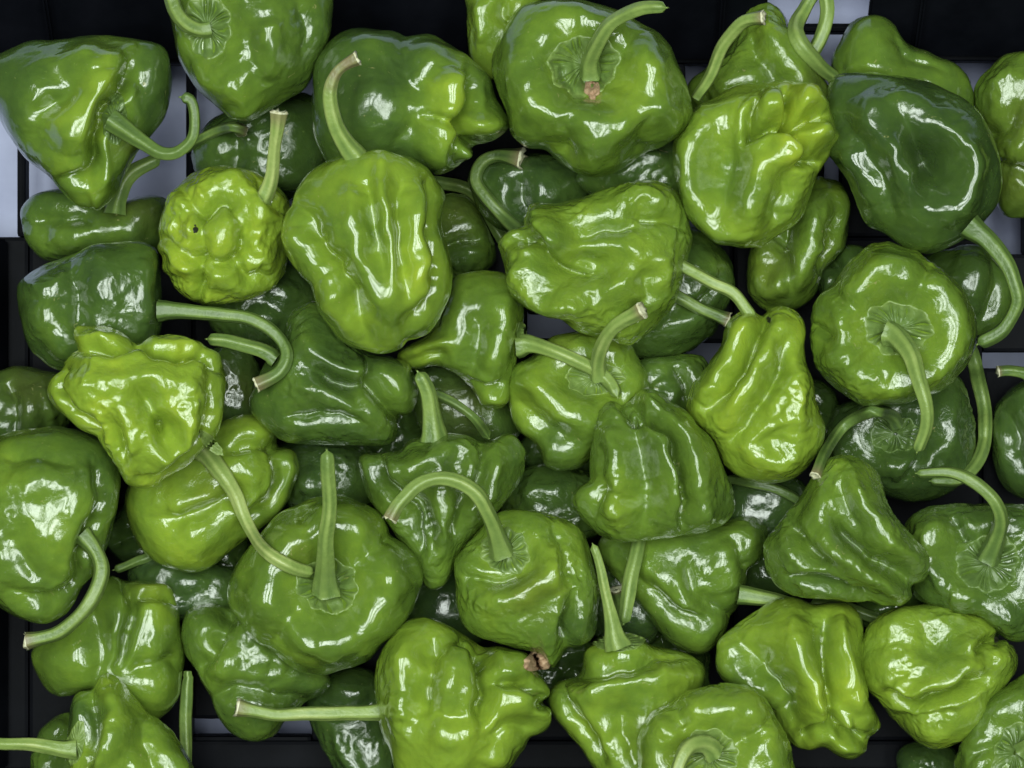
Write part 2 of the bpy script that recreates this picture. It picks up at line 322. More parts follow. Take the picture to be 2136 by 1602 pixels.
dict(o=[(1501,1015),(1576,985),(1666,1000),(1696,1060),(1636,1135),(1546,1135),(1494,1090)], c=.08, w=.3, f=[],
 s=[(1520,1000,12),(1570,1008,13),(1615,1020,13),(1665,1050,13)], cut=0,
 L='dark pepper below the tall lime pepper, seen by its grey-green stem'),
# ---- outer second layer
dict(o=[(50,432),(90,400),(150,398),(230,425),(290,412),(345,418),(352,480),(335,525),(250,542),(150,546),(90,538),(57,500),(45,465)], c=.27, w=.3, H=.85,
 f=[('g',20,16,[(60,470),(120,450),(200,470)]),('r',22,14,[(130,500),(210,480),(300,490)]),('b',300,445,34,26,0,12),('n',275,435,40),('c',170,480,80,.12)],
 s=[(240,447,24),(245,420,20),(262,380,19),(290,352,17),(335,330,15)], sz=[(0,10),(1,0)], cut=0,
 L='green pepper under the big dark one at upper left, with a thick dark stem'),
dict(o=[(975,20),(980,-30),(1080,-60),(1125,-10),(1120,40),(1090,90),(1060,140),(1015,165),(985,125),(973,60)], zb=230, c=.62, w=.4,
 f=[('g',12,12,[(1060,-10),(1050,30),(1075,50)]),('r',14,10,[(1000,0),(1003,50),(1010,90)])],
 L='lime pepper peeking out at the top edge, left of the large bowl-topped pepper'),
dict(o=[(1440,175),(1480,140),(1530,90),(1560,28),(1600,8),(1640,45),(1665,105),(1700,138),(1728,190),(1738,230),(1700,250),(1600,250),(1500,250),(1442,222)], c=.45, w=.6, H=.85,
 f=[('r',24,18,[(1605,40),(1630,110),(1670,165),(1700,205)]),('g',14,14,[(1560,60),(1590,130),(1640,190)]),('b',1520,180,40,30,-40,10),('c',1610,80,60,.2),('n',1700,190,40)],
 s=[(1690,122,16),(1712,80,17),(1725,30,17),(1722,-15,17)], sa=1, cut=0,
 L='knobbly green pepper with a narrow raised neck, behind the pinched-tip pepper at top right'),
dict(o=[(1755,90),(1775,50),(1820,33),(1860,48),(1890,85),(1940,110),(1990,135),(2022,168),(2036,212),(2010,260),(1900,250),(1800,230),(1745,200),(1738,140)], c=.42, w=.1, H=.85,
 f=[('g',18,14,[(1860,55),(1890,110),(1980,150)]),('b',1810,110,60,70,0,12),('r',16,10,[(1770,150),(1810,140),(1850,150)])],
 s=[(1745,170,15),(1712,140,17),(1676,100,20),(1662,55,18),(1680,15,16),(1705,-25,16)], sa=1, cut=0,
 L='smooth plain green pepper at the top right, behind the large dark one'),
dict(o=[(2035,205),(2060,150),(2100,113),(2150,110),(2230,150),(2240,300),(2200,430),(2120,455),(2085,430),(2065,330)], c=.45, w=.4,
 f=[('r',20,14,[(2070,190),(2090,160),(2120,150)]),('g',16,18,[(2055,280),(2095,270),(2130,210)]),('n',2120,390,50),('g',10,14,[(2090,350),(2130,360),(2170,380)]),('n',2150,250,60),('b',2110,300,30,26,0,12)],
 L='folded olive-green pepper cut by the right edge near the top corner'),
dict(o=[(1245,1130),(1300,1090),(1400,1080),(1500,1085),(1540,1080),(1571,1081),(1600,1100),(1602,1126),(1590,1162),(1556,1195),(1545,1248),(1526,1293),(1500,1338),(1470,1363),(1436,1361),(1398,1338),(1361,1293),(1327,1252),(1263,1180)], c=.42, w=.35, H=.75,
 f=[('g',13,15,[(1440,1180),(1450,1240),(1530,1290)]),('r',22,16,[(1500,1130),(1510,1190),(1530,1230)]),('g',12,14,[(1330,1200),(1400,1270),(1480,1300)]),
    ('r',24,12,[(1340,1190),(1420,1220),(1450,1270)]),('b',1555,1125,34,40,20,12),('g',12,12,[(1520,1110),(1545,1160),(1560,1180)])],
 s=[(1540,1240,24),(1580,1245,20),(1620,1252,17),(1670,1262,15)], cut=0,
 L='green pepper with long folds beneath the broad three-ridged one, stem pointing right'),
dict(o=[(385,1331),(394,1286),(425,1263),(470,1262),(530,1275),(620,1300),(669,1380),(688,1432),(640,1465),(598,1500),(572,1535),(526,1546),(475,1520),(443,1465),(421,1414),(391,1372)], c=.33, w=.35, H=.8,
 f=[('b',425,1320,34,46,-20,14),('b',470,1385,36,30,20,14),('b',452,1338,13,13,0,-16),('g',14,16,[(452,1340),(470,1310),(480,1275)]),('g',14,12,[(452,1340),(440,1370),(410,1385)]),
    ('g',14,16,[(440,1450),(500,1440),(560,1450),(640,1455)]),('r',18,10,[(500,1300),(540,1370),(600,1400)]),('c',470,1380,60,.15)],
 s=[(392,1400,10),(390,1440,14),(389,1500,15),(386,1560,15),(386,1640,15)], cut=0,
 L='green pepper with a dimpled tip left of the bottom centre, low in the heap'),
dict(o=[(1062,800),(1080,765),(1110,748),(1150,700),(1200,688),(1260,698),(1305,715),(1332,750),(1356,790),(1356,815),(1330,850),(1300,880),(1250,905),(1230,960),(1180,978),(1140,970),(1128,935),(1090,905),(1068,870),(1060,835)], c=.58, w=.3, H=.75,
 k=(1240,790,70,42,0,34), s=[(1250,790,23),(1246,755,18),(1258,715,17),(1290,675,17),(1335,648,18)], sz=[(0,0),(.4,90),(1,170)], cut=.9, sa=1, hollow=1,
 f=[('r',28,22,[(1110,770),(1140,815),(1190,860),(1250,885),(1310,855)]),('g',14,14,[(1080,840),(1140,890),(1200,920)]),('b',1175,940,50,30,0,12),('b',1100,790,30,30,0,8),('b',1320,800,30,30,0,10),('n',1170,710,40),('c',1180,940,60,-.25)],
 L='yellow-green pepper in the centre, brownish sunken calyx, stem with a hollow cut end'),
dict(o=[(-60,940),(0,913),(40,898),(110,890),(168,898),(216,922),(243,962),(251,1010),(243,1060),(230,1120),(215,1160),(190,1205),(165,1245),(130,1285),(95,1303),(50,1292),(0,1264),(-50,1220),(-90,1100)], c=.38, w=.12, H=.85, SH=2.1, m=1,
 f=[('g',12,18,[(203,975),(208,1050),(185,1110),(168,1170),(155,1225),(100,1262),(20,1235)]),('r',44,16,[(40,980),(120,990),(165,1040),(130,1150)]),('g',26,10,[(0,1110),(50,1160),(70,1220)]),
    ('g',22,10,[(0,960),(70,955),(150,975)]),('c',60,1010,110,.16),('c',100,1150,70,.1),('c',180,930,90,-.14)],
 s=[(172,1115,25),(195,1140,19),(212,1185,18),(200,1235,17),(165,1285,16),(115,1320,16),(58,1338,17)], sz=[(0,10),(.5,40),(1,20)], cut=.7,
 L='large smooth green pepper at the left edge, long stem hooking down and left'),
dict(o=[(655,150),(675,101),(702,74),(736,60),(786,60),(824,62),(850,73),(904,76),(948,98),(989,128),(1018,158),(1030,202),(1046,229),(1050,263),(1032,290),(985,305),(979,327),(952,352),(915,366),(860,360),(790,385),(715,370),(670,320),(650,240)], c=.2, w=.06, H=.78, m=1,
 f=[('r',30,26,[(948,150),(935,200),(920,250)]),('b',925,295,36,48,-10,20),('b',1008,262,36,24,-5,24),('b',962,314,17,15,0,18),('b',963,255,12,16,0,-26),
    ('g',11,20,[(975,160),(982,215),(964,252)]),('g',9,12,[(890,235),(930,245),(962,255)]),('g',10,16,[(965,262),(975,292),(1010,300)]),('g',9,12,[(965,265),(945,300),(950,335)]),
    ('g',30,12,[(840,80),(850,160),(900,190)]),('b',760,230,80,60,0,10),('g',34,12,[(800,380),(830,300),(880,250)]),('c',935,190,70,.4),('c',930,280,70,.28),('c',1000,265,50,.2)],
 L='large dark green pepper at the top, with a lime knuckled tip pointing right'),
dict(o=[(-30,130),(0,112),(50,92),(95,84),(150,86),(200,77),(255,76),(310,84),(345,105),(358,145),(360,195),(349,235),(330,266),(305,298),(280,337),(255,375),(236,405),(205,428),(165,430),(135,408),(101,371),(50,322),(18,286),(-10,235),(-35,190)], c=.2, w=.06, H=.74, m=1,
 f=[('r',34,26,[(210,150),(205,200),(165,260),(150,320)]),('b',190,130,60,34,10,14),('g',11,26,[(268,120),(268,160),(245,190),(218,228),(198,285),(198,335),(182,368),(140,372)]),('b',112,214,36,20,-30,-14),
    ('g',16,8,[(300,90),(285,140),(300,200)]),('r',20,12,[(215,350),(215,400),(190,420)]),('c',170,260,90,.42),('c',215,140,70,.33),('c',190,390,60,.25),('n',270,320,26)],
 k=(240,250,30,62,0,14), s=[(232,250,26),(262,268,22),(300,295,17),(335,318,14),(372,318,13),(402,290,13),(408,245,13),(398,210,13),(375,200,15)], sz=[(0,4),(.3,35),(.7,60),(1,75)], cut=0,
 L='big dark green pepper at upper left, with a lime fold and U-curled stem'),
dict(o=[(350,0),(365,-50),(450,-80),(560,-85),(650,-60),(690,-10),(694,45),(685,85),(668,120),(641,172),(601,205),(560,236),(520,247),(485,240),(438,205),(388,152),(364,105),(355,55)], c=.42, w=.12, H=.8, m=1,
 k=(432,55,62,75,0,26), s=[(438,60,22),(415,62,19),(388,48,18),(368,20,17),(355,-25,16)], sz=[(0,0),(1,60)], cut=0,
 f=[('r',26,16,[(470,150),(500,200),(518,235)]),('g',20,10,[(520,60),(530,120),(560,180)]),('r',24,16,[(560,40),(560,100),(545,170)]),('b',450,165,44,30,20,8),('g',16,8,[(620,0),(640,60),(630,120)]),('c',600,60,80,-.1)],
 L='green pepper cut by the top edge, calyx and stem at its left side'),
dict(o=[(-10,1),(0,0)], skip=1),
# ---- middle layer
dict(o=[(259,1064),(262,1023),(300,970),(400,900),(440,885),(472,874),(516,868),(553,871),(575,892),(581,928),(605,938),(618,965),(616,1000),(600,1042),(560,1092),(505,1132),(432,1184),(387,1191),(338,1181),(300,1148),(271,1102)], c=.6, w=.25, H=.75,
 f=[('b',530,900,42,34,10,16),('b',520,970,44,42,0,16),('b',600,970,20,36,0,14),('g',10,20,[(480,935),(520,932),(560,928),(578,920)]),('g',10,22,[(577,930),(583,985),(570,1040),(520,1090)]),
    ('g',14,16,[(330,1090),(390,1075),(450,1055),(500,1020)]),('r',20,14,[(350,1060),(400,1050),(450,1020)]),('b',410,1130,50,30,-20,12),('n',440,1010,50),('c',380,1150,60,.1)],
 L='double-lobed yellow-green pepper behind the crumpled lime one, lower left'),
dict(o=[(40,618),(51,588),(84,560),(135,532),(185,515),(240,504),(290,500),(320,512),(333,535),(336,584),(340,640),(337,690),(318,730),(260,765),(180,775),(118,768),(84,750),(61,726),(54,668)], c=.2, w=.15, H=.8, m=1,
 f=[('g',24,14,[(140,545),(155,620),(150,700)]),('r',22,12,[(300,540),(302,610),(298,680)]),('b',100,660,50,40,0,12),('b',225,590,60,50,0,8),('r',16,10,[(60,600),(110,590),(140,560)]),('b',130,720,30,24,0,8),('c',90,680,60,.06)],
 s=[(330,648,26),(358,648,20),(400,650,17),(460,656,16),(525,668,16),(572,695,15),(598,735,15),(585,775,15),(540,800,16)], sz=[(0,0),(.5,30),(1,60)], cut=1, sa=1,
 L='dark green pepper at left, long stem curving right to a white cut end'),
dict(o=[(601,668),(625,643),(660,632),(700,660),(760,720),(819,749),(847,770),(863,803),(861,837),(849,862),(830,872),(826,905),(811,929),(736,930),(635,926),(581,916),(548,885),(524,845),(540,786),(580,716)], c=.25, w=.3, H=.8, m=1,
 f=[('r',20,18,[(632,700),(665,745),(730,775),(770,775)]),('g',12,16,[(650,770),(710,800),(770,800)]),('b',830,800,34,46,-20,16),('g',12,16,[(768,745),(778,800),(800,840),(836,874)]),('r',22,14,[(620,790),(700,840),(800,880)]),
    ('g',12,10,[(600,870),(680,860),(760,880)]),('c',830,810,60,.2),('c',800,880,50,.15)],
 s=[(575,752,18),(540,730,17),(490,715,17),(430,708,16)], cut=0, sa=0,
 L='glossy dark green pepper left of centre with two fingertips at its right end'),
dict(o=[(946,581),(972,570),(1022,566),(1066,580),(1090,610),(1092,652),(1087,700),(1074,763),(1064,803),(1059,837),(1036,857),(1005,840),(982,810),(945,775),(904,762),(864,768),(840,757),(837,733),(888,699),(920,640)], c=.52, w=.3, H=.75,
 f=[('r',24,18,[(1045,610),(1040,690),(1020,780)]),('g',18,14,[(1000,640),(1000,720),(980,790)]),('g',10,14,[(975,805),(1010,815),(1055,800)]),('b',1030,835,24,16,0,8),('r',14,12,[(850,745),(900,720),(940,720)]),('g',9,10,[(850,758),(890,740),(930,745)]),('c',870,745,40,.15)],
 k=(1088,705,12,42,0,4), s=[(1080,722,28),(1110,722,21),(1150,730,16),(1200,750,16),(1240,772,16),(1275,800,15),(1290,825,14)], sz=[(0,-5),(.5,40),(1,10)], cut=0, sa=1,
 L='lime pepper in the centre with a shrunken left tail and a stem pointing right'),
dict(o=[(335,490),(345,440),(362,395),(400,363),(440,348),(490,350),(540,362),(580,385),(602,420),(608,470),(604,530),(590,580),(562,610),(515,630),(460,637),(410,632),(375,610),(355,580),(338,540)], c=.76, w=.6, H=.85, m=1, fm=.95,
 f=[('b',468,490,30,48,8,26),('r',17,18,[(440,395),(480,375),(515,400),(530,450),(525,500)]),('b',412,478,24,26,0,22),('b',370,520,24,20,0,20),('b',385,556,32,18,-10,20),('b',455,572,34,20,10,20),('b',540,530,26,34,20,14),('b',555,445,28,30,0,14),('b',395,420,34,26,-30,12),('b',500,600,30,18,0,12),('b',430,612,24,16,0,10),('b',350,470,16,30,0,8),('b',580,480,16,30,0,8),
    ('g',10,18,[(425,520),(432,450),(455,420),(482,430),(500,470)]),('g',9,18,[(350,500),(395,538),(425,535)]),('g',9,18,[(422,530),(420,580),(410,625)]),('g',9,16,[(430,545),(480,548),(505,520),(510,470)]),('g',10,14,[(540,375),(560,420),(590,450)]),('g',10,12,[(490,555),(520,580),(560,570)]),('g',9,12,[(380,395),(420,440),(425,455)])],
 s=[(545,430,20),(562,378,17),(572,330,15),(578,285,15),(583,243,19)], sb=-30, sz=[(0,-30),(1,70)], cut=.5, br=.15, scar=[(408,479,7)],
 L='bright yellow-green bumpy pepper at upper left of centre with a tiny black hole'),
dict(o=[(1440,240),(1479,208),(1526,185),(1560,178),(1580,182),(1600,178),(1637,176),(1680,190),(1710,216),(1732,256),(1732,290),(1716,335),(1698,364),(1691,400),(1672,450),(1637,480),(1597,500),(1553,511),(1506,499),(1465,472),(1431,421),(1421,371),(1421,303)], c=.6, w=.25, H=.72, m=1,
 f=[('b',1643,271,10,10,0,-34),('g',8,18,[(1560,290),(1565,250),(1580,212)]),('g',8,14,[(1705,330),(1680,335),(1650,340)]),('g',9,26,[(1643,270),(1641,240),(1634,200)]),('g',8,20,[(1643,272),(1675,258),(1705,250)]),('g',9,24,[(1640,274),(1610,267),(1580,275),(1558,292)]),('g',8,16,[(1645,276),(1662,305),(1672,340)]),
    ('b',1600,235,30,28,-20,24),('b',1672,226,28,24,25,22),('b',1695,282,26,22,0,20),('b',1640,315,26,24,0,16),('r',30,22,[(1615,310),(1590,350),(1568,410),(1562,470)]),('b',1508,350,34,80,8,-26),('r',22,20,[(1465,235),(1440,310),(1450,400),(1495,465),(1570,488)]),
    ('g',14,10,[(1640,360),(1635,410),(1610,460)]),('b',1648,262,95,90,0,16),('c',1650,270,90,.26),('c',1520,370,60,-.16)],
 s=[(1452,205,12),(1485,150,14),(1515,90,15),(1550,45,15),(1592,38,15)], sb=10, sz=[(0,-20),(1,140)], sa=0, cut=.8,
 SH=3.4, fm=1.5, L='yellow-green lobed pepper at upper right with a pinched four-part tip facing up'),
dict(o=[(1030,155),(1036,100),(1056,54),(1086,18),(1135,4),(1189,0),(1236,5),(1285,20),(1337,46),(1378,78),(1402,115),(1428,168),(1440,228),(1430,270),(1388,299),(1340,326),(1303,350),(1263,368),(1219,366),(1169,340),(1135,312),(1094,308),(1067,283),(1050,216)], c=.45, w=.12, H=.8, m=1,
 SH=3.2, k=(1218,135,84,78,0,62), s=[(1232,160,28),(1234,125,22),(1252,85,20),(1285,45,17),(1335,18,16),(1390,14,15)], sz=[(0,0),(.4,120),(1,200)], cut=0,
 f=[('r',34,26,[(1110,110),(1125,190),(1185,250),(1270,262),(1350,225),(1370,160)]),('g',11,18,[(1148,110),(1158,155),(1192,200),(1262,212)]),('r',18,16,[(1150,115),(1160,160),(1195,205),(1265,222)]),('g',22,14,[(1170,330),(1190,280),(1170,240)]),('g',22,12,[(1340,330),(1330,280),(1350,220)]),
    ('b',1240,320,44,34,0,14),('b',1340,120,44,40,0,12),('b',1390,240,40,30,0,10),('b',1090,220,30,50,0,6),('b',1060,150,24,50,0,5),('c',1300,190,50,.15),('g',14,8,[(1330,60),(1310,100),(1290,120)])],
 dry=[(1236,186,17,24)],
 L='large green pepper at the top, deep bowl round its stem holding a brown scrap'),
dict(o=[(1725,178),(1745,160),(1799,152),(1856,155),(1924,168),(1974,189),(2025,219),(2052,256),(2075,303),(2089,354),(2086,404),(2065,448),(2025,489),(1974,519),(1934,530),(1890,517),(1846,490),(1806,462),(1780,404),(1765,371),(1742,337),(1726,313),(1735,263),(1722,222)], c=.15, w=.05, H=.72, m=1,
 f=[('r',34,20,[(1790,200),(1830,270),(1880,340),(1890,430)]),('b',1952,345,38,52,-30,-40),('g',22,20,[(1880,240),(1925,300),(1960,360),(1950,400)]),('r',36,18,[(1990,250),(2020,330),(2000,410),(1960,460)]),
    ('r',26,14,[(1770,310),(1800,360),(1840,420)]),('g',20,10,[(1760,240),(1810,320),(1850,390),(1870,470)]),('b',1900,230,60,34,20,8)],
 s=[(2020,470,32),(2055,500,25),(2090,540,20),(2112,585,18),(2120,635,17),(2092,685,17),(2035,718,16)], sz=[(0,0),(.5,40),(1,0)], cut=0, sa=1,
 L='large dark green pepper at the upper right with a deep dent, thick stem bending down'),
dict(o=[(1038,502),(1061,480),(1094,470),(1097,455),(1112,431),(1169,420),(1219,410),(1270,393),(1320,380),(1364,377),(1402,394),(1428,431),(1441,482),(1438,530),(1425,560),(1411,600),(1385,645),(1366,685),(1340,708),(1297,716),(1260,702),(1236,706),(1189,682),(1135,648),(1101,608),(1067,574),(1051,540)], c=.58, w=.75, H=.78, m=1,
 f=[('g',11,22,[(1085,488),(1118,498),(1135,530),(1160,562),(1210,582),(1260,575)]),('b',1225,545,70,26,5,-22),('r',20,22,[(1120,440),(1150,480),(1175,525)]),('r',22,20,[(1085,540),(1110,590),(1160,620),(1240,640)]),('g',10,14,[(1060,490),(1085,500),(1100,490)]),('r',22,16,[(1080,550),(1110,600),(1160,630),(1230,645)]),('r',22,16,[(1150,460),(1160,510),(1200,540)]),
    ('g',16,14,[(1340,470),(1250,480),(1170,500)]),('r',16,12,[(1270,425),(1330,410),(1390,430)]),('g',12,12,[(1320,450),(1380,455),(1430,470)]),('b',1220,560,50,24,10,-12),('g',18,14,[(1340,560),(1350,620),(1310,670)]),('r',24,14,[(1390,520),(1380,590),(1350,650)]),('b',1290,690,34,20,0,8),('r',24,10,[(1250,610),(1300,580),(1350,500)])],
 s=[(1405,545,15),(1440,566,15),(1485,588,15),(1535,615,15),(1572,665,15)], sb=-20, sz=[(0,-60),(1,-60)], cut=0,
 L='shiny crinkled lime pepper right of centre, lying sideways with a curled left tip'),
dict(o=[(1688,716),(1687,662),(1701,621),(1738,590),(1772,550),(1806,520),(1833,509),(1873,518),(1914,527),(1942,550),(1963,588),(2003,628),(2026,655),(2029,689),(2021,729),(2003,760),(1974,788),(1930,818),(1890,835),(1839,838),(1789,834),(1745,813),(1711,778),(1694,745)], c=.5, w=.45, H=.8, m=1,
 k=(1872,685,82,68,10,34), s=[(1850,695,30),(1872,705,25),(1898,740,22),(1918,790,19),(1930,840,17),(1930,890,16),(1915,945,14)], sz=[(0,0),(.25,70),(.6,110),(1,60)], cut=0, brd=1,
 f=[('r',34,22,[(1770,720),(1790,620),(1860,570),(1950,610),(1990,690),(1950,760),(1870,800),(1790,770),(1770,720)]),('g',14,12,[(1740,600),(1780,650),(1800,670)]),('b',1840,560,40,34,0,8),('g',14,10,[(1940,550),(1920,590),(1910,630)]),('r',14,8,[(1710,760),(1760,740),(1800,750)]),('g',10,8,[(1740,700),(1710,690),(1695,680)])],
 sa=1, L='calyx-up green pepper at right with its stem hanging down over a darker one'),
dict(o=[(591,465),(608,418),(641,375),(668,347),(700,328),(745,314),(800,314),(850,325),(890,352),(915,385),(928,412),(923,450),(926,490),(937,540),(942,590),(934,636),(900,685),(870,706),(850,712),(836,728),(805,738),(770,739),(736,728),(709,706),(684,672),(663,622),(641,577),(611,540),(588,505)], c=.58, w=.04, H=.82, m=1,
 f=[('g',20,30,[(628,430),(650,500),(690,560),(738,610),(760,710)]),('r',26,14,[(740,400),(740,480),(760,560),(790,640)]),('r',20,16,[(800,340),(790,400),(810,480),(815,560),(815,660)]),('g',15,14,[(765,370),(770,420),(785,500),(800,580)]),
    ('g',14,14,[(835,380),(832,450),(838,520),(845,600)]),('r',20,14,[(865,400),(868,480),(860,560),(845,650)]),('g',12,13,[(898,375),(905,440),(905,510),(912,570),(905,610),(870,650),(848,668)]),
    ('b',880,570,22,50,0,12),('b',700,600,30,54,25,12),('r',20,14,[(610,470),(640,530),(670,580)]),('b',790,345,60,20,0,8),('c',800,380,50,.2),('c',880,570,50,.25)],
 s=[(742,330,30),(722,300,24),(700,262,19),(688,215,17),(690,175,16),(708,143,14),(745,124,16)], sb=-30, sz=[(0,0),(.3,40),(1,90)], br=.4, cut=.3,
 L='big smooth lime pepper left of centre, tip down, stem curving up brown-ended'),
dict(o=[(1436,835),(1452,800),(1470,795),(1489,756),(1506,716),(1512,689),(1520,665),(1536,655),(1560,652),(1587,656),(1605,645),(1637,641),(1664,656),(1679,689),(1675,722),(1681,770),(1694,803),(1706,847),(1721,898),(1708,940),(1681,979),(1637,1003),(1587,1007),(1535,990),(1502,945),(1488,915),(1452,885),(1430,860)], c=.72, w=.35, H=.78, m=1,
 f=[('b',1558,690,30,34,0,12),('b',1625,675,36,26,10,10),('g',10,18,[(1592,655),(1585,690),(1570,730),(1530,790),(1480,850)]),('r',20,18,[(1545,700),(1515,750),(1490,800),(1460,840)]),('r',20,18,[(1620,700),(1590,760),(1550,820),(1500,890)]),
    ('g',12,14,[(1640,720),(1620,790),(1580,860),(1530,920)]),('r',18,16,[(1660,760),(1662,830),(1665,900)]),('r',16,10,[(1615,810),(1622,860),(1628,900)]),('r',24,14,[(1575,920),(1590,960),(1640,960),(1660,930)]),('b',1610,920,30,20,0,-8)],
 scar=[(1603,667,5)], L='lime-green pepper at right of centre, narrow top and wide base with slanting folds'),
dict(o=[(104,797),(120,776),(145,750),(160,730),(155,700),(158,680),(189,679),(236,692),(287,711),(337,703),(381,701),(425,719),(460,746),(472,780),(470,820),(467,871),(455,904),(421,941),(388,972),(347,999),(310,1019),(270,1013),(253,985),(233,948),(209,921),(162,891),(125,857),(105,830)], c=.74, w=.5, H=.75, m=1, ct=(300,855),
 f=[('g',11,22,[(155,722),(215,728),(290,722),(340,738),(420,742),(462,768)]),('r',18,14,[(190,700),(260,718),(330,730)]),('b',345,905,20,34,-15,-26),('g',15,20,[(280,800),(310,850),(335,890),(347,925)]),('r',24,16,[(150,790),(210,800),(300,790),(380,800)]),
    ('r',24,18,[(400,790),(390,870),(370,930),(310,970)]),('g',9,16,[(128,765),(125,820),(165,870),(210,905)]),('g',10,12,[(235,870),(245,920),(258,960)]),('r',18,12,[(250,840),(270,900),(280,950)]),('g',10,14,[(440,780),(445,850),(420,910),(350,980),(290,1000)]),('b',190,840,50,36,30,6)],
 k=(440,925,14,40,-45,4), s=[(425,940,29),(447,965,22),(475,1005,18),(500,1050,17),(525,1105,16),(560,1155,16),(605,1185,16),(655,1195,15)], sz=[(0,-10),(.5,20),(1,0)], cut=0, sa=1,
 L='crumpled angular bright lime pepper at left, long pale stem reaching lower right'),
dict(o=[(225,1203),(255,1208),(282,1212),(319,1212),(353,1222),(377,1256),(380,1301),(381,1357),(377,1414),(364,1462),(327,1501),(295,1488),(250,1465),(195,1445),(150,1447),(113,1448),(83,1421),(64,1380),(71,1350),(105,1320),(150,1282),(195,1233)], c=.45, w=.1, H=.78,
 f=[('b',245,1290,30,60,0,14),('b',315,1290,40,60,0,14),('g',10,22,[(262,1218),(275,1265),(262,1330),(250,1395)]),('g',10,18,[(285,1252),(330,1248),(372,1262)]),('b',300,1220,40,16,0,4),('b',145,1370,54,50,0,12),('g',16,12,[(200,1270),(205,1350),(200,1420)]),('b',330,1440,34,40,0,14),('g',14,10,[(270,1400),(330,1390),(375,1370)]),('c',340,1270,50,.2),('c',330,1440,60,.15),('n',300,1225,30)],
 L='three-lobed green pepper at the lower left beneath the hooked stem'),
dict(o=[(749,972),(757,950),(786,943),(830,937),(850,918),(888,909),(938,908),(979,910),(1022,918),(1053,906),(1074,913),(1091,938),(1091,972),(1075,1019),(1055,1050),(1026,1085),(990,1115),(960,1150),(942,1192),(928,1216),(908,1226),(887,1216),(868,1170),(838,1124),(801,1083),(770,1045)], c=.4, w=.5, H=.72, m=1,
 f=[('r',20,16,[(800,960),(840,985),(900,960),(960,945),(990,980)]),('g',12,18,[(790,950),(800,1000),(850,1060),(880,1150)]),('g',12,14,[(845,1000),(880,1060),(905,1140)]),('r',18,14,[(920,990),(925,1060),(920,1150)]),('g',11,12,[(960,1000),(960,1060),(940,1130)]),('r',18,12,[(1040,950),(1020,1010),(980,1080)]),('g',12,12,[(1010,930),(1010,980),(985,1040)]),('b',955,965,30,20,0,-8),('c',800,1000,60,-.08)],
 s=[(905,918,36),(903,888,26),(899,855,21),(890,815,19),(872,770,18)], sz=[(0,-30),(1,20)], cut=0, sa=0,
 L='top-shaped green pepper below centre, pointed end down, with a thick upright stem'),
dict(o=[(1893,1086),(1919,1064),(1968,1053),(2025,1048),(2100,1048),(2180,1060),(2225,1130),(2215,1230),(2175,1310),(2136,1338),(2105,1336),(2081,1312),(2044,1288),(2006,1271),(1942,1260),(1908,1240),(1895,1190),(1888,1130)], c=.27, w=.55, H=.72, m=1,
 k=(2062,1175,78,72,0,28), s=[(2060,1170,27),(2078,1130,21),(2088,1085,18),(2072,1040,16),(2030,1005,15),(1980,985,13),(1915,985,10)], sz=[(0,0),(.4,100),(1,60)], cut=0, sa=1,
 f=[('r',24,16,[(1940,1090),(1935,1150),(1965,1210),(2020,1240),(2090,1250)]),('b',1950,1110,30,30,0,10),('g',13,12,[(1980,1070),(2000,1110),(2010,1130)]),('b',2080,1290,40,26,20,12),('b',2010,1255,28,22,0,10),('c',1940,1130,50,.15)],
 L='calyx-up dark green pepper at the lower right edge with an arched stem'),
dict(o=[(1598,1169),(1601,1131),(1630,1090),(1660,1049),(1694,1000),(1704,985),(1731,962),(1765,951),(1799,962),(1833,992),(1848,1038),(1863,1083),(1897,1120),(1921,1150),(1932,1180),(1927,1208),(1900,1226),(1896,1245),(1874,1260),(1844,1264),(1799,1257),(1724,1251),(1649,1241),(1611,1214)], c=.42, w=.7, H=.78, m=1,
 f=[('r',22,22,[(1770,990),(1800,1060),(1850,1120),(1905,1175)]),('g',14,30,[(1740,1080),(1770,1120),(1830,1170),(1905,1207)]),('r',22,20,[(1700,1130),(1760,1160),(1820,1200),(1875,1240)]),('g',12,18,[(1650,1100),(1690,1150),(1720,1180)]),('r',20,10,[(1720,1010),(1710,1080),(1750,1130)]),
    ('g',9,16,[(1640,1205),(1710,1212),(1780,1240),(1850,1255)]),('b',1650,1160,40,40,0,10),('g',12,10,[(1760,1010),(1770,1060),(1800,1110)]),('c',1700,1200,60,-.1),('c',1780,1010,50,.12)],
 L='wrinkled green pepper at lower right with two long ridges running down to its right tip'),
# ---- top layer
dict(o=[(1233,989),(1236,938),(1246,888),(1272,857),(1303,838),(1320,822),(1357,820),(1398,840),(1427,864),(1454,894),(1485,918),(1507,965),(1520,1012),(1528,1040),(1531,1070),(1508,1098),(1451,1114),(1376,1125),(1308,1131),(1256,1117),(1213,1085),(1192,1049),(1204,1022),(1226,1006)], c=.4, w=.4, H=.75, m=1,
 f=[('g',9,26,[(1316,832),(1345,868),(1385,905),(1412,950),(1425,1010),(1430,1090)]),('r',24,20,[(1345,870),(1375,930),(1395,1000),(1395,1080)]),('r',24,20,[(1390,850),(1430,920),(1455,990),(1465,1080)]),('g',20,14,[(1305,870),(1335,940),(1345,1020),(1340,1100)]),('r',28,16,[(1290,880),(1290,960),(1285,1040)]),('g',10,12,[(1318,850),(1322,870),(1330,890)]),
    ('g',16,12,[(1250,930),(1262,1000),(1235,1080)]),('b',1275,860,26,24,0,12),('g',9,16,[(1300,842),(1312,868),(1345,880)]),('b',1355,842,26,18,0,14),('b',1285,1055,44,34,0,14),('g',14,10,[(1240,1020),(1290,1030),(1330,1060)]),('b',1470,1075,30,26,0,10),('b',1255,945,26,40,10,8),('c',1300,1060,80,.15)],
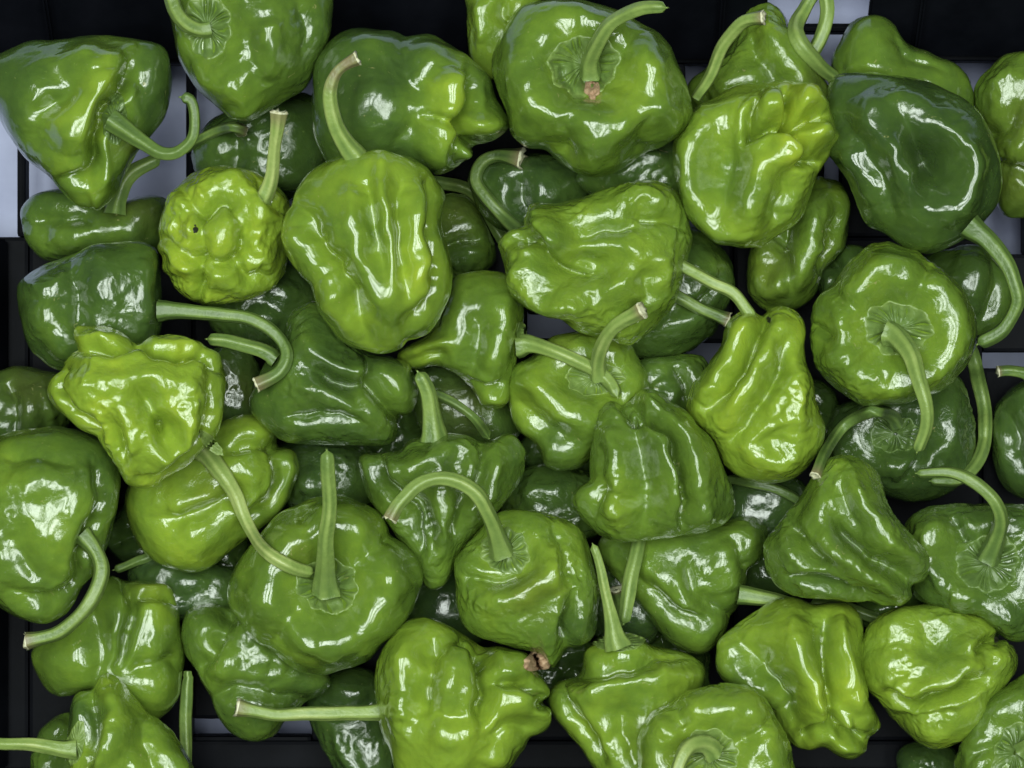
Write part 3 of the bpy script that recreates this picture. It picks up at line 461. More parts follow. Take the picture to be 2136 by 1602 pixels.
 s=[(1334,1112,14),(1330,1140,17),(1320,1190,18),(1310,1245,18),(1301,1305,16)], sb=-40, sz=[(0,-80),(.3,-20),(1,0)], cut=0,
 L='broad green pepper right of centre with three upright ridges, its stem showing below'),
dict(o=[(474,1225),(485,1188),(504,1158),(526,1132),(564,1098),(600,1065),(640,1044),(675,1036),(710,1034),(756,1049),(786,1075),(812,1113),(849,1139),(872,1170),(878,1210),(866,1263),(840,1303),(812,1333),(763,1374),(710,1396),(665,1407),(613,1393),(568,1358),(523,1328),(480,1270)], c=.45, w=.07, H=.74, m=1, ct=(682,1225),
 k=(684,1222,78,66,0,40), s=[(682,1235,36),(680,1195,25),(682,1140,20),(686,1080,18),(688,1020,17),(686,975,17),(684,943,15)], sz=[(0,0),(.3,100),(1,190)], cut=0,
 f=[('r',36,20,[(570,1250),(600,1150),(680,1095),(770,1130),(800,1230),(750,1310),(670,1330),(600,1300),(570,1250)]),('g',22,16,[(815,1110),(780,1150),(750,1180)]),('g',22,12,[(560,1350),(600,1300),(630,1280)]),('g',20,8,[(620,1060),(640,1100),(650,1130)]),('b',820,1210,34,44,0,6),('b',700,1350,60,24,0,6),('b',530,1250,30,46,0,6),('n',620,1160,26),('c',740,1130,60,.1)],
 L='smooth calyx-up green pepper left of centre below, with a straight standing stem'),
dict(o=[(945,1180),(955,1150),(989,1112),(1025,1078),(1056,1066),(1098,1063),(1150,1070),(1188,1086),(1216,1117),(1235,1169),(1249,1226),(1246,1278),(1230,1327),(1207,1352),(1180,1358),(1165,1380),(1150,1397),(1133,1365),(1075,1352),(1030,1336),(1000,1325),(970,1301),(955,1263),(951,1226)], c=.5, w=.45, H=.8, m=1,
 k=(1055,1150,60,56,0,20), s=[(1048,1158,32),(1035,1120,22),(1018,1075,19),(995,1035,18),(960,1008,18),(915,998,17),(870,1015,17),(835,1048,16),(817,1082,16)], sz=[(0,0),(.3,90),(1,120)], cut=.2, sa=1,
 f=[('g',13,12,[(960,1200),(1000,1215),(1060,1215),(1110,1190)]),('r',22,14,[(990,1240),(1060,1250),(1130,1220),(1170,1150)]),('g',12,18,[(1195,1250),(1180,1300),(1180,1350)]),('g',14,10,[(1150,1090),(1180,1160),(1190,1230)]),('b',1145,1180,30,44,30,8),('b',1215,1300,24,40,0,10),('n',1110,1240,40),('c',1200,1320,60,-.2),('c',1140,1170,60,.18)],
 L='mottled yellow-green pepper below centre whose stem arches left into a hook'),
dict(o=[(1154,1489),(1147,1450),(1165,1425),(1208,1405),(1222,1360),(1245,1343),(1290,1318),(1335,1333),(1357,1346),(1406,1352),(1447,1368),(1467,1395),(1458,1444),(1430,1500),(1400,1600),(1340,1680),(1280,1670),(1235,1604),(1211,1555),(1180,1520)], c=.58, w=.2, H=.78, m=1,
 f=[('g',15,18,[(1210,1410),(1270,1402),(1340,1385),(1390,1365),(1450,1378)]),('r',28,20,[(1200,1460),(1270,1440),(1350,1420),(1430,1400)]),('g',12,16,[(1165,1435),(1185,1480),(1220,1530),(1260,1600)]),('g',18,10,[(1290,1470),(1300,1530),(1330,1600)]),('b',1350,1365,50,16,-5,5),('c',1420,1400,50,.1)],
 k=(1292,1340,62,22,0,0), s=[(1290,1350,38),(1280,1318,23),(1269,1270,15),(1260,1215,12),(1248,1165,11),(1236,1135,10)], sb=0, sz=[(0,0),(1,40)], cut=0,
 L='yellow-green pepper at lower right of centre with sloping shoulders and a thin upright stem'),
dict(o=[(782,1395),(786,1368),(812,1331),(838,1297),(876,1285),(914,1292),(951,1310),(985,1335),(1010,1352),(1049,1350),(1094,1366),(1113,1391),(1136,1415),(1148,1440),(1138,1460),(1151,1489),(1139,1522),(1109,1540),(1080,1575),(1049,1610),(1000,1650),(930,1670),(870,1660),(832,1620),(812,1564),(797,1526),(786,1451)], c=.62, w=.2, H=.8, m=1,
 f=[('g',20,22,[(900,1320),(895,1380),(880,1440),(885,1500)]),('b',950,1395,42,38,0,20),('b',845,1380,34,44,0,12),('g',13,24,[(1000,1355),(1008,1400),(1008,1460),(1000,1520)]),('b',1065,1395,36,30,0,16),('b',1085,1460,44,30,20,16),('b',1128,1500,18,24,0,10),('g',9,18,[(1030,1425),(1075,1428),(1120,1440)]),
    ('g',9,12,[(1110,1465),(1130,1470),(1148,1460)]),('b',945,1450,40,26,0,12),('r',20,14,[(900,1510),(950,1535),(1010,1515)]),('g',14,10,[(1010,1540),(1070,1520),(1120,1525)]),('b',1040,1585,26,16,0,8),('r',16,10,[(835,1440),(835,1510)]),('g',10,10,[(960,1315),(975,1345),(1010,1365)]),('b',950,1580,50,30,0,8),('c',960,1560,90,.12)],
 s=[(800,1485,22),(750,1486,19),(690,1489,18),(620,1490,17),(555,1487,16),(500,1475,19)], sb=-40, sz=[(0,-30),(1,20)], cut=.6, br=.1, dry=[(1118,1380,30,18)],
 L='knobbly lime pepper at bottom centre, straight stem to the left, brown dry flake'),
dict(o=[(1494,1357),(1500,1335),(1536,1302),(1574,1280),(1611,1259),(1656,1249),(1705,1258),(1762,1258),(1792,1278),(1800,1312),(1793,1350),(1790,1395),(1799,1444),(1825,1489),(1834,1515),(1816,1538),(1808,1558),(1777,1584),(1747,1576),(1724,1561),(1686,1565),(1645,1557),(1612,1522),(1585,1475),(1540,1445),(1502,1400)], c=.66, w=.15, H=.76, m=1,
 f=[('r',26,22,[(1650,1290),(1672,1360),(1698,1440),(1708,1510)]),('g',13,24,[(1722,1290),(1732,1360),(1738,1430),(1742,1505)]),('r',22,20,[(1752,1290),(1755,1350),(1775,1430),(1800,1490)]),('g',30,30,[(1540,1335),(1590,1400),(1630,1470),(1655,1530)]),('g',9,20,[(1742,1508),(1700,1525),(1680,1545)]),
    ('g',9,20,[(1745,1508),(1765,1528),(1808,1545)]),('b',1762,1512,11,11,0,12),('b',1770,1555,34,22,0,12),('r',14,8,[(1560,1420),(1590,1450),(1620,1490)]),('g',14,8,[(1690,1270),(1700,1330),(1715,1390)]),('c',1740,1450,60,.14),('c',1560,1440,60,-.3)],
 L='lime pepper at lower right whose long ridges meet in a pinched bottom tip'),
dict(o=[(1787,1376),(1794,1338),(1818,1301),(1855,1280),(1912,1273),(1968,1268),(2025,1277),(2062,1297),(2080,1323),(2107,1344),(2120,1376),(2116,1406),(2090,1434),(2062,1455),(2056,1489),(2026,1527),(1987,1553),(1942,1561),(1904,1541),(1867,1500),(1829,1459),(1799,1421)], c=.68, w=.6, H=.82, m=1,
 f=[('b',1955,1335,46,38,10,-18),('g',11,22,[(1850,1450),(1900,1470),(1965,1455),(2020,1428),(2060,1410)]),('r',18,14,[(1840,1420),(1900,1440),(1960,1425),(2020,1390)]),('r',20,12,[(1835,1310),(1900,1290),(1990,1290)]),('r',18,12,[(2010,1320),(2030,1370),(2000,1400)]),('b',2080,1335,10,10,0,-14),
    ('g',9,14,[(2076,1334),(2050,1345),(2035,1365)]),('b',2090,1375,26,24,0,10),('g',14,10,[(1860,1500),(1920,1500),(2000,1490)]),('b',1850,1380,30,24,0,8),('c',1960,1345,60,-.12)],
 scar=[(2078,1334,5)], L='dented stemless lime pepper at the lower right, crossed by a dark crease'),
dict(o=[(1998,1620),(1998,1590),(2012,1556),(2040,1508),(2062,1466),(2100,1436),(2137,1402),(2200,1380),(2280,1450),(2290,1600),(2200,1710),(2080,1710),(2010,1670)], c=.4, w=.5, H=.78,
 k=(2118,1570,56,74,20,26), s=[(2130,1570,24),(2150,1555,19),(2190,1540,17),(2240,1540,16)], sz=[(0,0),(1,80)], cut=0,
 f=[('r',26,18,[(2040,1640),(2035,1560),(2075,1490),(2140,1450)]),('g',12,10,[(2020,1590),(2060,1560),(2080,1550)])],
 L='calyx-up pepper cut by the bottom right corner'),
dict(o=[(1335,1564),(1338,1526),(1361,1500),(1391,1481),(1417,1459),(1451,1446),(1508,1438),(1556,1444),(1590,1462),(1612,1500),(1631,1545),(1649,1588),(1655,1640),(1605,1710),(1480,1730),(1370,1690),(1335,1620)], c=.58, w=.4, H=.76, m=1,
 k=(1478,1572,76,58,0,28), s=[(1490,1572,26),(1465,1552,21),(1435,1560,18),(1415,1595,17),(1410,1650,16)], sz=[(0,0),(.4,70),(1,80)], cut=0,
 f=[('r',34,20,[(1370,1600),(1385,1530),(1450,1480),(1530,1475),(1590,1530),(1610,1600)]),('g',14,12,[(1415,1470),(1420,1500),(1430,1520)]),('b',1560,1490,34,30,20,10),('g',12,10,[(1600,1500),(1570,1530),(1550,1545)])],
 L='calyx-up lime-green pepper cut by the bottom edge right of centre'),
dict(o=[(140,1600),(138,1560),(142,1510),(150,1465),(162,1443),(190,1430),(210,1410),(225,1406),(255,1428),(285,1462),(323,1504),(361,1545),(391,1579),(412,1625),(400,1690),(300,1730),(190,1710),(145,1660)], c=.58, w=.25, H=.8, m=1,
 f=[('g',14,20,[(192,1440),(190,1500),(180,1560),(160,1620)]),('r',24,20,[(232,1430),(250,1490),(235,1550),(205,1600)]),('g',18,10,[(280,1500),(310,1560),(330,1620)]),('r',20,12,[(300,1500),(350,1560),(380,1620)]),('c',165,1490,46,-.38),('c',240,1440,60,.08)],
 k=(158,1550,22,54,10,8), s=[(160,1562,28),(135,1562,21),(100,1556,17),(50,1552,14),(-30,1550,14)], sb=-10, sz=[(0,0),(1,40)], cut=0,
 L='lime pepper in the bottom left corner, its pale stem leaving the left edge'),
]
PEPS = [p for p in PEPS if not p.get('skip')]
# ------------------------------------------------------------------ shape of a pepper
def radial(o, ct):
    q = spline(o, 720, True); a = np.arctan2(q[:, 1] - ct[1], q[:, 0] - ct[0]); r = np.hypot(q[:, 0] - ct[0], q[:, 1] - ct[1])
    bins = np.full(360, np.nan); ia = ((a + math.pi) / (2 * math.pi) * 360).astype(int) % 360
    for i, rr in zip(ia, r):
        if np.isnan(bins[i]) or rr > bins[i]: bins[i] = rr
    ok = ~np.isnan(bins); x = np.arange(360)
    R = np.interp(x, x[ok], bins[ok], period=360)
    def sm(R, s):
        k = np.exp(-0.5 * (np.arange(-60, 61) / s)**2); k /= k.sum()
        return np.convolve(np.concatenate([R[-60:], R, R[:60]]), k, 'valid')
    return sm(R, 1.3), sm(R, 22)
def rad_at(R, phi): return np.interp((phi + math.pi) / (2 * math.pi) * 360 - 0.5, np.arange(360), R, period=360)
def area_centroid(o):
    q = spline(o, 200, True); x, y = q.T; x1, y1 = np.roll(x, -1), np.roll(y, -1); cr = x * y1 - x1 * y
    A = cr.sum() / 2; return (((x + x1) * cr).sum() / (6 * A), ((y + y1) * cr).sum() / (6 * A)), abs(A)

SH = 2.5
for p in PEPS:
    ct, A = area_centroid(p['o']); p['ct'] = p.get('ct', ct); p['Ra'] = math.sqrt(A / math.pi)
    p['Hp'] = p.get('H', .8) * p['Ra']; p['R'], p['Rs'] = radial(p['o'], p['ct'])
def front(p, x, y):
    dx, dy = x - p['ct'][0], y - p['ct'][1]; r = np.hypot(dx, dy) / rad_at(p['R'], np.arctan2(dy, dx))
    z = p['Hp'] * np.sqrt(np.clip(1 - r**p.get('SH', SH), 0, 1)); return np.where(r < 1, z, -1e6)
# rest every pepper on those beneath it: lowest height at which it still lies in front of what it covers
for i, p in enumerate(PEPS):
    th = np.linspace(0, 2 * math.pi, 72, endpoint=False); zc = max(p['Hp'] * .95 + 6 + (170 if p.get('m') else 0), p.get('zb', 0))
    for fr in (.97, .85, .6, .3):
        R = rad_at(p['R'], np.arctan2(np.sin(th), np.cos(th))) * fr
        x, y = p['ct'][0] + R * np.cos(th), p['ct'][1] + R * np.sin(th)
        mine = p['Hp'] * math.sqrt(1 - fr**p.get('SH', SH))
        for q in PEPS[:i]:
            f = front(q, x, y); m = f > -1e5
            if m.any(): zc = max(zc, (q['z'] + f[m] - mine).max() + (42 if p.get('m') else 24))
    p['z'] = zc
print('heap height', max(p['z'] for p in PEPS), [round(p['z']) for p in PEPS])

CELL = 5; GX, GY = int(2800 / CELL), int(2300 / CELL); OX, OY = -300, -300
def raster(px, py, z):
    g = np.full((GY, GX), -1.0); ix = ((px - OX) / CELL).astype(int); iy = ((py - OY) / CELL).astype(int)
    m = (ix >= 0) & (ix < GX) & (iy >= 0) & (iy < GY); np.maximum.at(g, (iy[m], ix[m]), z[m])
    h = g.copy()
    for dx, dy in ((0, 1), (1, 0), (0, -1), (-1, 0)):
        s = np.roll(g, (dy, dx), (0, 1)); h = np.where(g < 0, np.maximum(h, s), h)
    return h
def samp(g, x, y):
    fx = (np.asarray(x, float) - OX) / CELL - .5; fy = (np.asarray(y, float) - OY) / CELL - .5
    fx = np.clip(fx, 0, GX - 2.01); fy = np.clip(fy, 0, GY - 2.01); ix, iy = fx.astype(int), fy.astype(int); u, v = fx - ix, fy - iy
    return (g[iy, ix] * (1 - u) + g[iy, ix + 1] * u) * (1 - v) + (g[iy + 1, ix] * (1 - u) + g[iy + 1, ix + 1] * u) * v
def gauss1(a, s):
    n = int(3 * s) + 1; k = np.exp(-.5 * (np.arange(-n, n + 1) / s)**2); k /= k.sum()
    return np.convolve(np.concatenate([np.full(n, a[0]), a, np.full(n, a[-1])]), k, 'valid')

def build_body(p, root, seed):
    n = 128 if p.get('m') else 76
    phi, th, faces = grid(n)
    ct, H, zc = p['ct'], p['Hp'], p['z']
    rho = np.sin(th); cz = np.cos(th); cz[np.abs(cz) < 1e-9] = 0
    bl = rho**2.2; R = rad_at(p['Rs'], phi) * (1 - bl) + rad_at(p['R'], phi) * bl
    x = R * rho * np.cos(phi); y = R * rho * np.sin(phi)
    z = np.sign(cz) * np.sqrt(np.clip(1 - rho**p.get('SH', SH), 0, 1)) * H; z = np.where(z < 0, z * .85, z)
    nr = np.stack([rho * np.cos(phi), rho * np.sin(phi), cz], 1)
    k = (DPX - zc) / (DPX - zc - z)
    P = np.stack([CX + (x + ct[0] - CX) * k, CY + (y + ct[1] - CY) * k], 1)      # where the photo shows this point
    wf = np.clip((cz + .25) / .3, 0, 1); wf = wf * wf * (3 - 2 * wf)
    d = np.zeros(len(x)); rip = np.full(len(x), float(p['c'])); brn = np.zeros(len(x))
    # bounding boxes keep the feature loops short
    def near(pts, w):
        q = np.asarray(pts, float); lo, hi = q.min(0) - 3.4 * w, q.max(0) + 3.4 * w
        return np.where((P[:, 0] > lo[0]) & (P[:, 0] < hi[0]) & (P[:, 1] > lo[1]) & (P[:, 1] < hi[1]) & (wf > 0))[0]
    wob = np.stack([noise(np.stack([P[:, 0] / 38, P[:, 1] / 38, np.full(len(x), seed + .5)], 1)), noise(np.stack([P[:, 0] / 38, P[:, 1] / 38, np.full(len(x), seed + 9.5)], 1))], 1)
    PW = P + wob * 9
    for f in p.get('f', []):
        if f[0] in 'gr':
            w, h, pts = f[1], f[2], f[3]; ix = near(pts, w + 6)
            if not len(ix): continue
            dist, t = seg_dist(PW[ix], pts)
            if pts[0] == pts[-1]: end = 1
            else: end = .35 + .65 * np.clip(np.minimum(t, 1 - t) / .22, 0, 1)
            if f[0] == 'g': sh = w <= 13; w = w * (1.05 if sh else 1.2); h = h * (1.75 if sh else 1.35); v = -h * 1.15 * np.exp(-(dist / w)**(1.1 if sh else 1.4)) + .14 * h * np.exp(-((dist - 2.1 * w) / (w * .9))**2)
            else: v = 1.25 * h * np.exp(-(dist / (w * 1.2))**2)
            d[ix] += v * end
        elif f[0] == 'b':
            _, bx, by, rx, ry, an, h = f; ix = near([(bx, by)], max(rx, ry))
            if not len(ix): continue
            a = math.radians(an); q = PW[ix] - (bx, by)
            u = (q[:, 0] * math.cos(a) + q[:, 1] * math.sin(a)) / rx; v = (-q[:, 0] * math.sin(a) + q[:, 1] * math.cos(a)) / ry
            rr = u * u + v * v
            d[ix] += 1.3 * h * (np.exp(-rr**1.15 * .85) - .12 * np.exp(-(np.sqrt(rr) - 1.7)**2 * 5))
        elif f[0] in 'cn':
            ix = near([(f[1], f[2])], f[3]); q = (PW[ix] + wob[ix] * 16) - (f[1], f[2]); g = np.exp(-((q**2).sum(1) / f[3]**2) * .8)
            if f[0] == 'c': rip[ix] += f[4] * g
            else: brn[ix] += .22 * g
    if p.get('k'):
        kx, ky, rx, ry, an, dep = p['k']; a = math.radians(an); q = PW - (kx, ky)
        u = (q[:, 0] * math.cos(a) + q[:, 1] * math.sin(a)) / rx; v = (-q[:, 0] * math.sin(a) + q[:, 1] * math.cos(a)) / ry
        rr = np.sqrt(u * u + v * v); d += wf * (-1.3 * dep * np.exp(-(rr / 1.1)**3.2)); rip += wf * .06 * np.exp(-(rr / 1.2)**4)
    FM = p.get('fm', 1.35 if p.get('m') else 1.1)
    d *= np.where(wf > 0, wf, 0) * FM; df = d.copy(); dl = d * .65
    q3 = np.stack([x, y, z], 1) + seed * 137.3
    ws = p['w']
    if p.get('ax'):
        x0, y0, x1, y1, nl, am, ph = p['ax']
    d += 7.5 * noise(q3 / 85) + (2.0 + 2.5 * ws) * .8 * noise(q3 / 46)
    ws = ws * .8 + .16
    if ws > .02:
        wq = q3 + 14 * np.stack([noise(q3 / 60 + 3), noise(q3 / 60 + 17), noise(q3 / 60 + 31)], 1)
        mod = np.clip(.55 + 1.3 * noise(q3 / 85 + 51), .05, 1.5)
        d += (1 - .45 * np.clip(rho * 3 - 2, 0, 1)) * ws * mod * (15.0 * (.32 - np.abs(noise(wq / 34))) + 8.5 * (.3 - np.abs(noise(wq / 17))) + 2.2 * noise(wq / 9))
    d2 = d - df + dl; Zs = np.where(wf > .999, np.maximum(nr[:, 2], .45), nr[:, 2])
    X = x + nr[:, 0] * d2; Y = y + nr[:, 1] * d2; Z = z + nr[:, 2] * (d - df) + (nr[:, 2] * .55 + .45 * wf * np.clip(cz * 3, 0, 1)) * df
    kz = (DPX - zc) / DPX
    v = np.stack([X * S * kz, -Y * S * kz, Z * S * kz], 1)
    org = W(ct[0], ct[1], zc); p['org'] = np.array(org)
    root.location = (org[0], org[1], org[2] - H * S * .9)
    v[:, 2] += H * S * .9
    o = mesh_obj('body', v, faces[:, ::-1], M_SKIN, root, {'ripe': np.clip(rip, 0, 1), 'brown': np.clip(brn, 0, .8), 'wrink': np.full(len(v), ws)})
    fr = cz > -.05; zz = zc + Z * kz; kk = DPX / (DPX - zz)
    px = CX + (ct[0] - CX + X) * (DPX - zc) / (DPX - zz); py = CY + (ct[1] - CY + Y) * (DPX - zc) / (DPX - zz)
    p['g'] = raster(px[fr], py[fr], zz[fr])
    return o

def worldpts(px, py, z):
    k = (DPX - z) / DPX
    return np.stack([(px - CX) * S * k, -(py - CY) * S * k, z * S], 1)

def build_stem(p, root, ground, seed):
    pts = np.asarray(p['s'], float); L = np.hypot(*np.diff(pts[:, :2], axis=0).T).sum(); n = int(max(16, L / 7))
    seg = np.concatenate([[0], np.cumsum(np.hypot(*np.diff(pts[:, :2], axis=0).T))]); seg /= seg[-1]
    c = spline(pts, n * 6); cl = np.concatenate([[0], np.cumsum(np.hypot(*np.diff(c[:, :2], axis=0).T))]); cl /= cl[-1]
    s = np.linspace(0, 1, n); c = np.stack([np.interp(s, cl, c[:, j]) for j in range(3)], 1); r = c[:, 2]
    rng = np.random.RandomState(seed + 3); r = r * .85 * (1 + .10 * gauss1(rng.normal(size=n), 2.5))
    c[2:, :2] += np.stack([gauss1(rng.normal(size=n), 3), gauss1(rng.normal(size=n), 3)], 1)[2:] * 4
    own = samp(p['g'], c[:1, 0], c[:1, 1])[0]; z0 = own if own > 5 else p['z']
    z0 += p.get('sb', 0)
    sz = p.get('sz', [(0, 0), (1, 0)]); tz = z0 + np.interp(s, [a for a, _ in sz], [b for _, b in sz])
    need = np.maximum.reduce([samp(ground, c[:, 0] + dx, c[:, 1] + dy) for dx, dy in ((0, 0), (8, 0), (-8, 0), (0, 8), (0, -8))]) + .8 * r
    w = np.clip((s - .02) / .2, 0, 1); w = w * w * (3 - 2 * w)
    if p.get('sb', 0) < -40: w = w * 0
    z = tz + np.maximum(need - tz, 0) * w
    z = gauss1(z, max(1.5, 22 / 7)); z = np.maximum(z, (need - .25 * r) * w); z = gauss1(z, 1.2)
    P = worldpts(c[:, 0], c[:, 1], z); rad = r * S * (DPX - z) / DPX
    T = np.gradient(P, axis=0); T /= np.linalg.norm(T, axis=1)[:, None]
    up = np.array([0, 0, 1.0]); A = np.cross(T, up); A /= np.linalg.norm(A, axis=1)[:, None] + 1e-9
    for i in range(1, n):
        a = A[i - 1] - T[i] * (A[i - 1] @ T[i]); A[i] = a / (np.linalg.norm(a) + 1e-9)
    B = np.cross(T, A); M = 20; ang = np.linspace(0, 2 * math.pi, M, endpoint=False)
    ph = rng.rand() * 6; tw = rng.uniform(-.8, .8)
    rib = 1 + .11 * np.cos(5 * ang[None, :] + ph + tw * s[:, None] * 5) + .045 * np.cos(9 * ang[None, :] + 2 * ph)
    flare = 1 + .12 * np.exp(-((1 - s) / .05)**2) * (1 if p.get('cut', .5) else 0)
    if not p.get('cut', .5):
        e = np.clip((1 - s) * L / (r + 1e-6), 0, 1); flare = flare * np.sqrt(np.clip(1 - (1 - e)**2, .02, 1))
    rr = rad[:, None] * rib * flare[:, None]
    V = P[:, None] + A[:, None] * (rr * np.cos(ang))[..., None] + B[:, None] * (rr * np.sin(ang))[..., None]
    V = V.reshape(-1, 3); f = []
    idx = np.arange(n * M).reshape(n, M); a, b_ = idx[:-1], idx[1:]
    F = np.stack([a, np.roll(a, -1, 1), np.roll(b_, -1, 1), b_], -1).reshape(-1, 4)
    rl = np.array(root.location)
    br = p.get('br', 0); brn = np.clip((s - (1 - br)) / .15, 0, .85) if br else np.zeros(n)
    if br: brn = brn * np.clip(.95 + .7 * noise(np.stack([s * 12, s * 0 + .4, s * 0 + seed], 1)), 0, 1)
    ripe = np.clip(.03 + .72 * p['c'] + .16 * np.sin(s * 3) , 0, .95)
    if p.get('cut', .5) and not br: brn = .8 * np.clip((s - .9) / .1, 0, 1)**1.5
    ripe2 = np.clip(ripe[:, None] + .07 + .16 * np.cos(5 * ang[None, :] + ph + tw * s[:, None] * 5) * (.6 + .4 * np.sin(s * 9 + ph))[:, None], 0, 1)
    at = {'ripe': ripe2.ravel(), 'brown': np.repeat(brn, M)}
    if not p.get('cut', .5):       # rounded end
        Fc = [tuple(int(q) for q in idx[-1])]
    st = mesh_obj('stem', V - rl, F[:, ::-1], M_STEM, root, at)
    # cut end, a slightly hollow pale disc with a torn rim
    rings = [(1.0, 0.0), (1.06, .28), (.72, .10), (.4, -.25 if p.get('hollow') else .0), (.12, -.5 if p.get('hollow') else -.02)]
    cv = []; e = rr[-1]
    for q, h in rings:
        jag = (1 + .55 * rng.normal(size=M) * (h > .1)) * h
        cv.append(P[-1] + A[-1] * (e * q * np.cos(ang))[:, None] + B[-1] * (e * q * np.sin(ang))[:, None] + T[-1] * (jag * rad[-1])[:, None])
    cv = np.concatenate(cv); cidx = np.arange(len(rings) * M).reshape(-1, M); a, b_ = cidx[:-1], cidx[1:]
    F2 = [tuple(map(int, q)) for q in np.stack([a, b_, np.roll(b_, -1, 1), np.roll(a, -1, 1)], -1).reshape(-1, 4)] + [tuple(map(int, cidx[-1]))]
    ce = mesh_obj('cut_end', cv - rl, F2, M_CUT if p.get('cut', .5) else M_STEM, st, {'ripe': np.full(len(cv), .6)})
    ce.data.flip_normals()

def build_calyx(p, root, seed):
    kx, ky, rx, ry, an, dep = p['k']; rng = np.random.RandomState(seed + 11)
    NR, NA = 20, 200; a = math.radians(an); ang = np.linspace(0, 2 * math.pi, NA, endpoint=False)
    nl = rng.randint(9, 12); ph = rng.rand() * 6
    lobe = .98 + .10 * (1 - np.abs(((ang * nl / (2 * math.pi) + ph) % 1) * 2 - 1)) + .03 * np.cos(ang * 7 + ph) + .05 * np.cos(ang * 3 + ph * 2) + .05 * np.cos(ang * 2 + ph) + .02 * gauss1(rng.normal(size=NA), 2)
    q = np.linspace(.08, 1, NR)[:, None]; nf = nl + rng.randint(5, 9)
    ft = ang * nf + ph + 1.1 * np.sin(ang * 3 + ph) + 1.0 * np.sin(ang * 5 + 2 * ph)
    u = q * lobe * np.cos(ang) * rx * .84; v = q * lobe * np.sin(ang) * ry * .84
    px = kx + u * math.cos(a) - v * math.sin(a); py = ky + u * math.sin(a) + v * math.cos(a)
    g = samp(p['g'], px, py); mn = min(rx, ry)
    g = np.where(g < 5, p['z'], g)
    env = np.sin(np.clip(q * 1.12 - .08, 0, 1) * math.pi)**.7
    am = .45 + .55 * np.clip(.6 + gauss1(rng.normal(size=NA), 5) * 2.2, 0, 1.3)
    ft2 = ft[None, :] + 1.6 * np.sin(q * 4 + 3 * np.sin(ang * 2 + ph)[None, :])
    flute = np.clip(mn * .24, 2, 15) * (env * np.clip(q * 1.7 - .15, 0, 1)) * am * (np.abs(np.sin(ft2 / 2))**.7 - .6)
    h = g + 1.2 + flute + mn * .16 * np.exp(-(q / .3)**2) + 1.0 * np.clip((q - .85) / .15, 0, 1)
    h[-1] = g[-1] - 4; h[-2] = g[-2] + 2.0
    V = worldpts(px.ravel(), py.ravel(), h.ravel()); idx = np.arange(NR * NA).reshape(NR, NA); A, B_ = idx[:-1], idx[1:]
    F = np.stack([A, np.roll(A, -1, 1), np.roll(B_, -1, 1), B_], -1).reshape(-1, 4)
    rp = np.clip(.10 + .6 * p['c'] + .13 * np.clip((q - .8) / .2, 0, 1) + 0 * ang, 0, 1)
    mesh_obj('calyx', V - np.array(root.location), F, M_STEM, root, {'ripe': rp.ravel(), 'brown': np.zeros(NR * NA)})

def flake(p, root, x, y, rx, ry, seed, name, material, thick=9, up=6):
    """small crumpled scrap or scar lying on the skin"""
    rng = np.random.RandomState(seed + 5); NR, NA = 7, 26; ang = np.linspace(0, 2 * math.pi, NA, endpoint=False)
    lob = 1 + .30 * gauss1(rng.normal(size=NA + 12), 1.0)[:NA] * np.clip(np.minimum(np.arange(NA), NA - 1 - np.arange(NA)) / 4, 0, 1)
    q = np.linspace(.05, 1, NR)[:, None]; px = x + q * lob * np.cos(ang) * rx; py = y + q * lob * np.sin(ang) * ry
    g = samp(p['g'], px, py); g = np.where(g < 5, p['z'], g)
    nz = noise(np.stack([px.ravel() / 9, py.ravel() / 9, np.full(px.size, seed + .3)], 1)).reshape(px.shape)
    h = g + up * (1 - q**6) + thick * nz * (1 - q**8); h[-1] = g[-1] - 5
    V = worldpts(px.ravel(), py.ravel(), h.ravel()); idx = np.arange(NR * NA).reshape(NR, NA); A, B_ = idx[:-1], idx[1:]
    F = [tuple(map(int, t)) for t in np.stack([A, np.roll(A, -1, 1), np.roll(B_, -1, 1), B_], -1).reshape(-1, 4)[:, ::-1]] + [tuple(map(int, idx[0]))]
    mesh_obj(name, V - np.array(root.location), F, material, root)

GROUP = 'green peppers heaped in the crate'
ground = np.full((GY, GX), -1.0); tops = []
for i, p in enumerate(PEPS):
    root = bpy.data.objects.new('green_pepper', None); C.objects.link(root); root.empty_display_size = .01
    root['label'] = p['L']; root['category'] = 'pepper'; root['group'] = GROUP; p['root'] = root
    build_body(p, root, i + 1); ground = np.maximum(ground, p['g']); p['cum'] = ground.copy()
for i, p in enumerate(PEPS):
    r = p['root']
    if p.get('k'): build_calyx(p, r, i * 7)
    if p.get('s'): build_stem(p, r, ground if p.get('sa') else p['cum'], i * 13)
    for (x, y, q) in p.get('scar', []): flake(p, r, x, y, q, q * 1.4, i, 'scar', M_SCAR, 2, 1.5)
    for (x, y, a, b) in p.get('dry', []): flake(p, r, x, y, a, b, i, 'dried_flake', M_DRY, 16, 12)

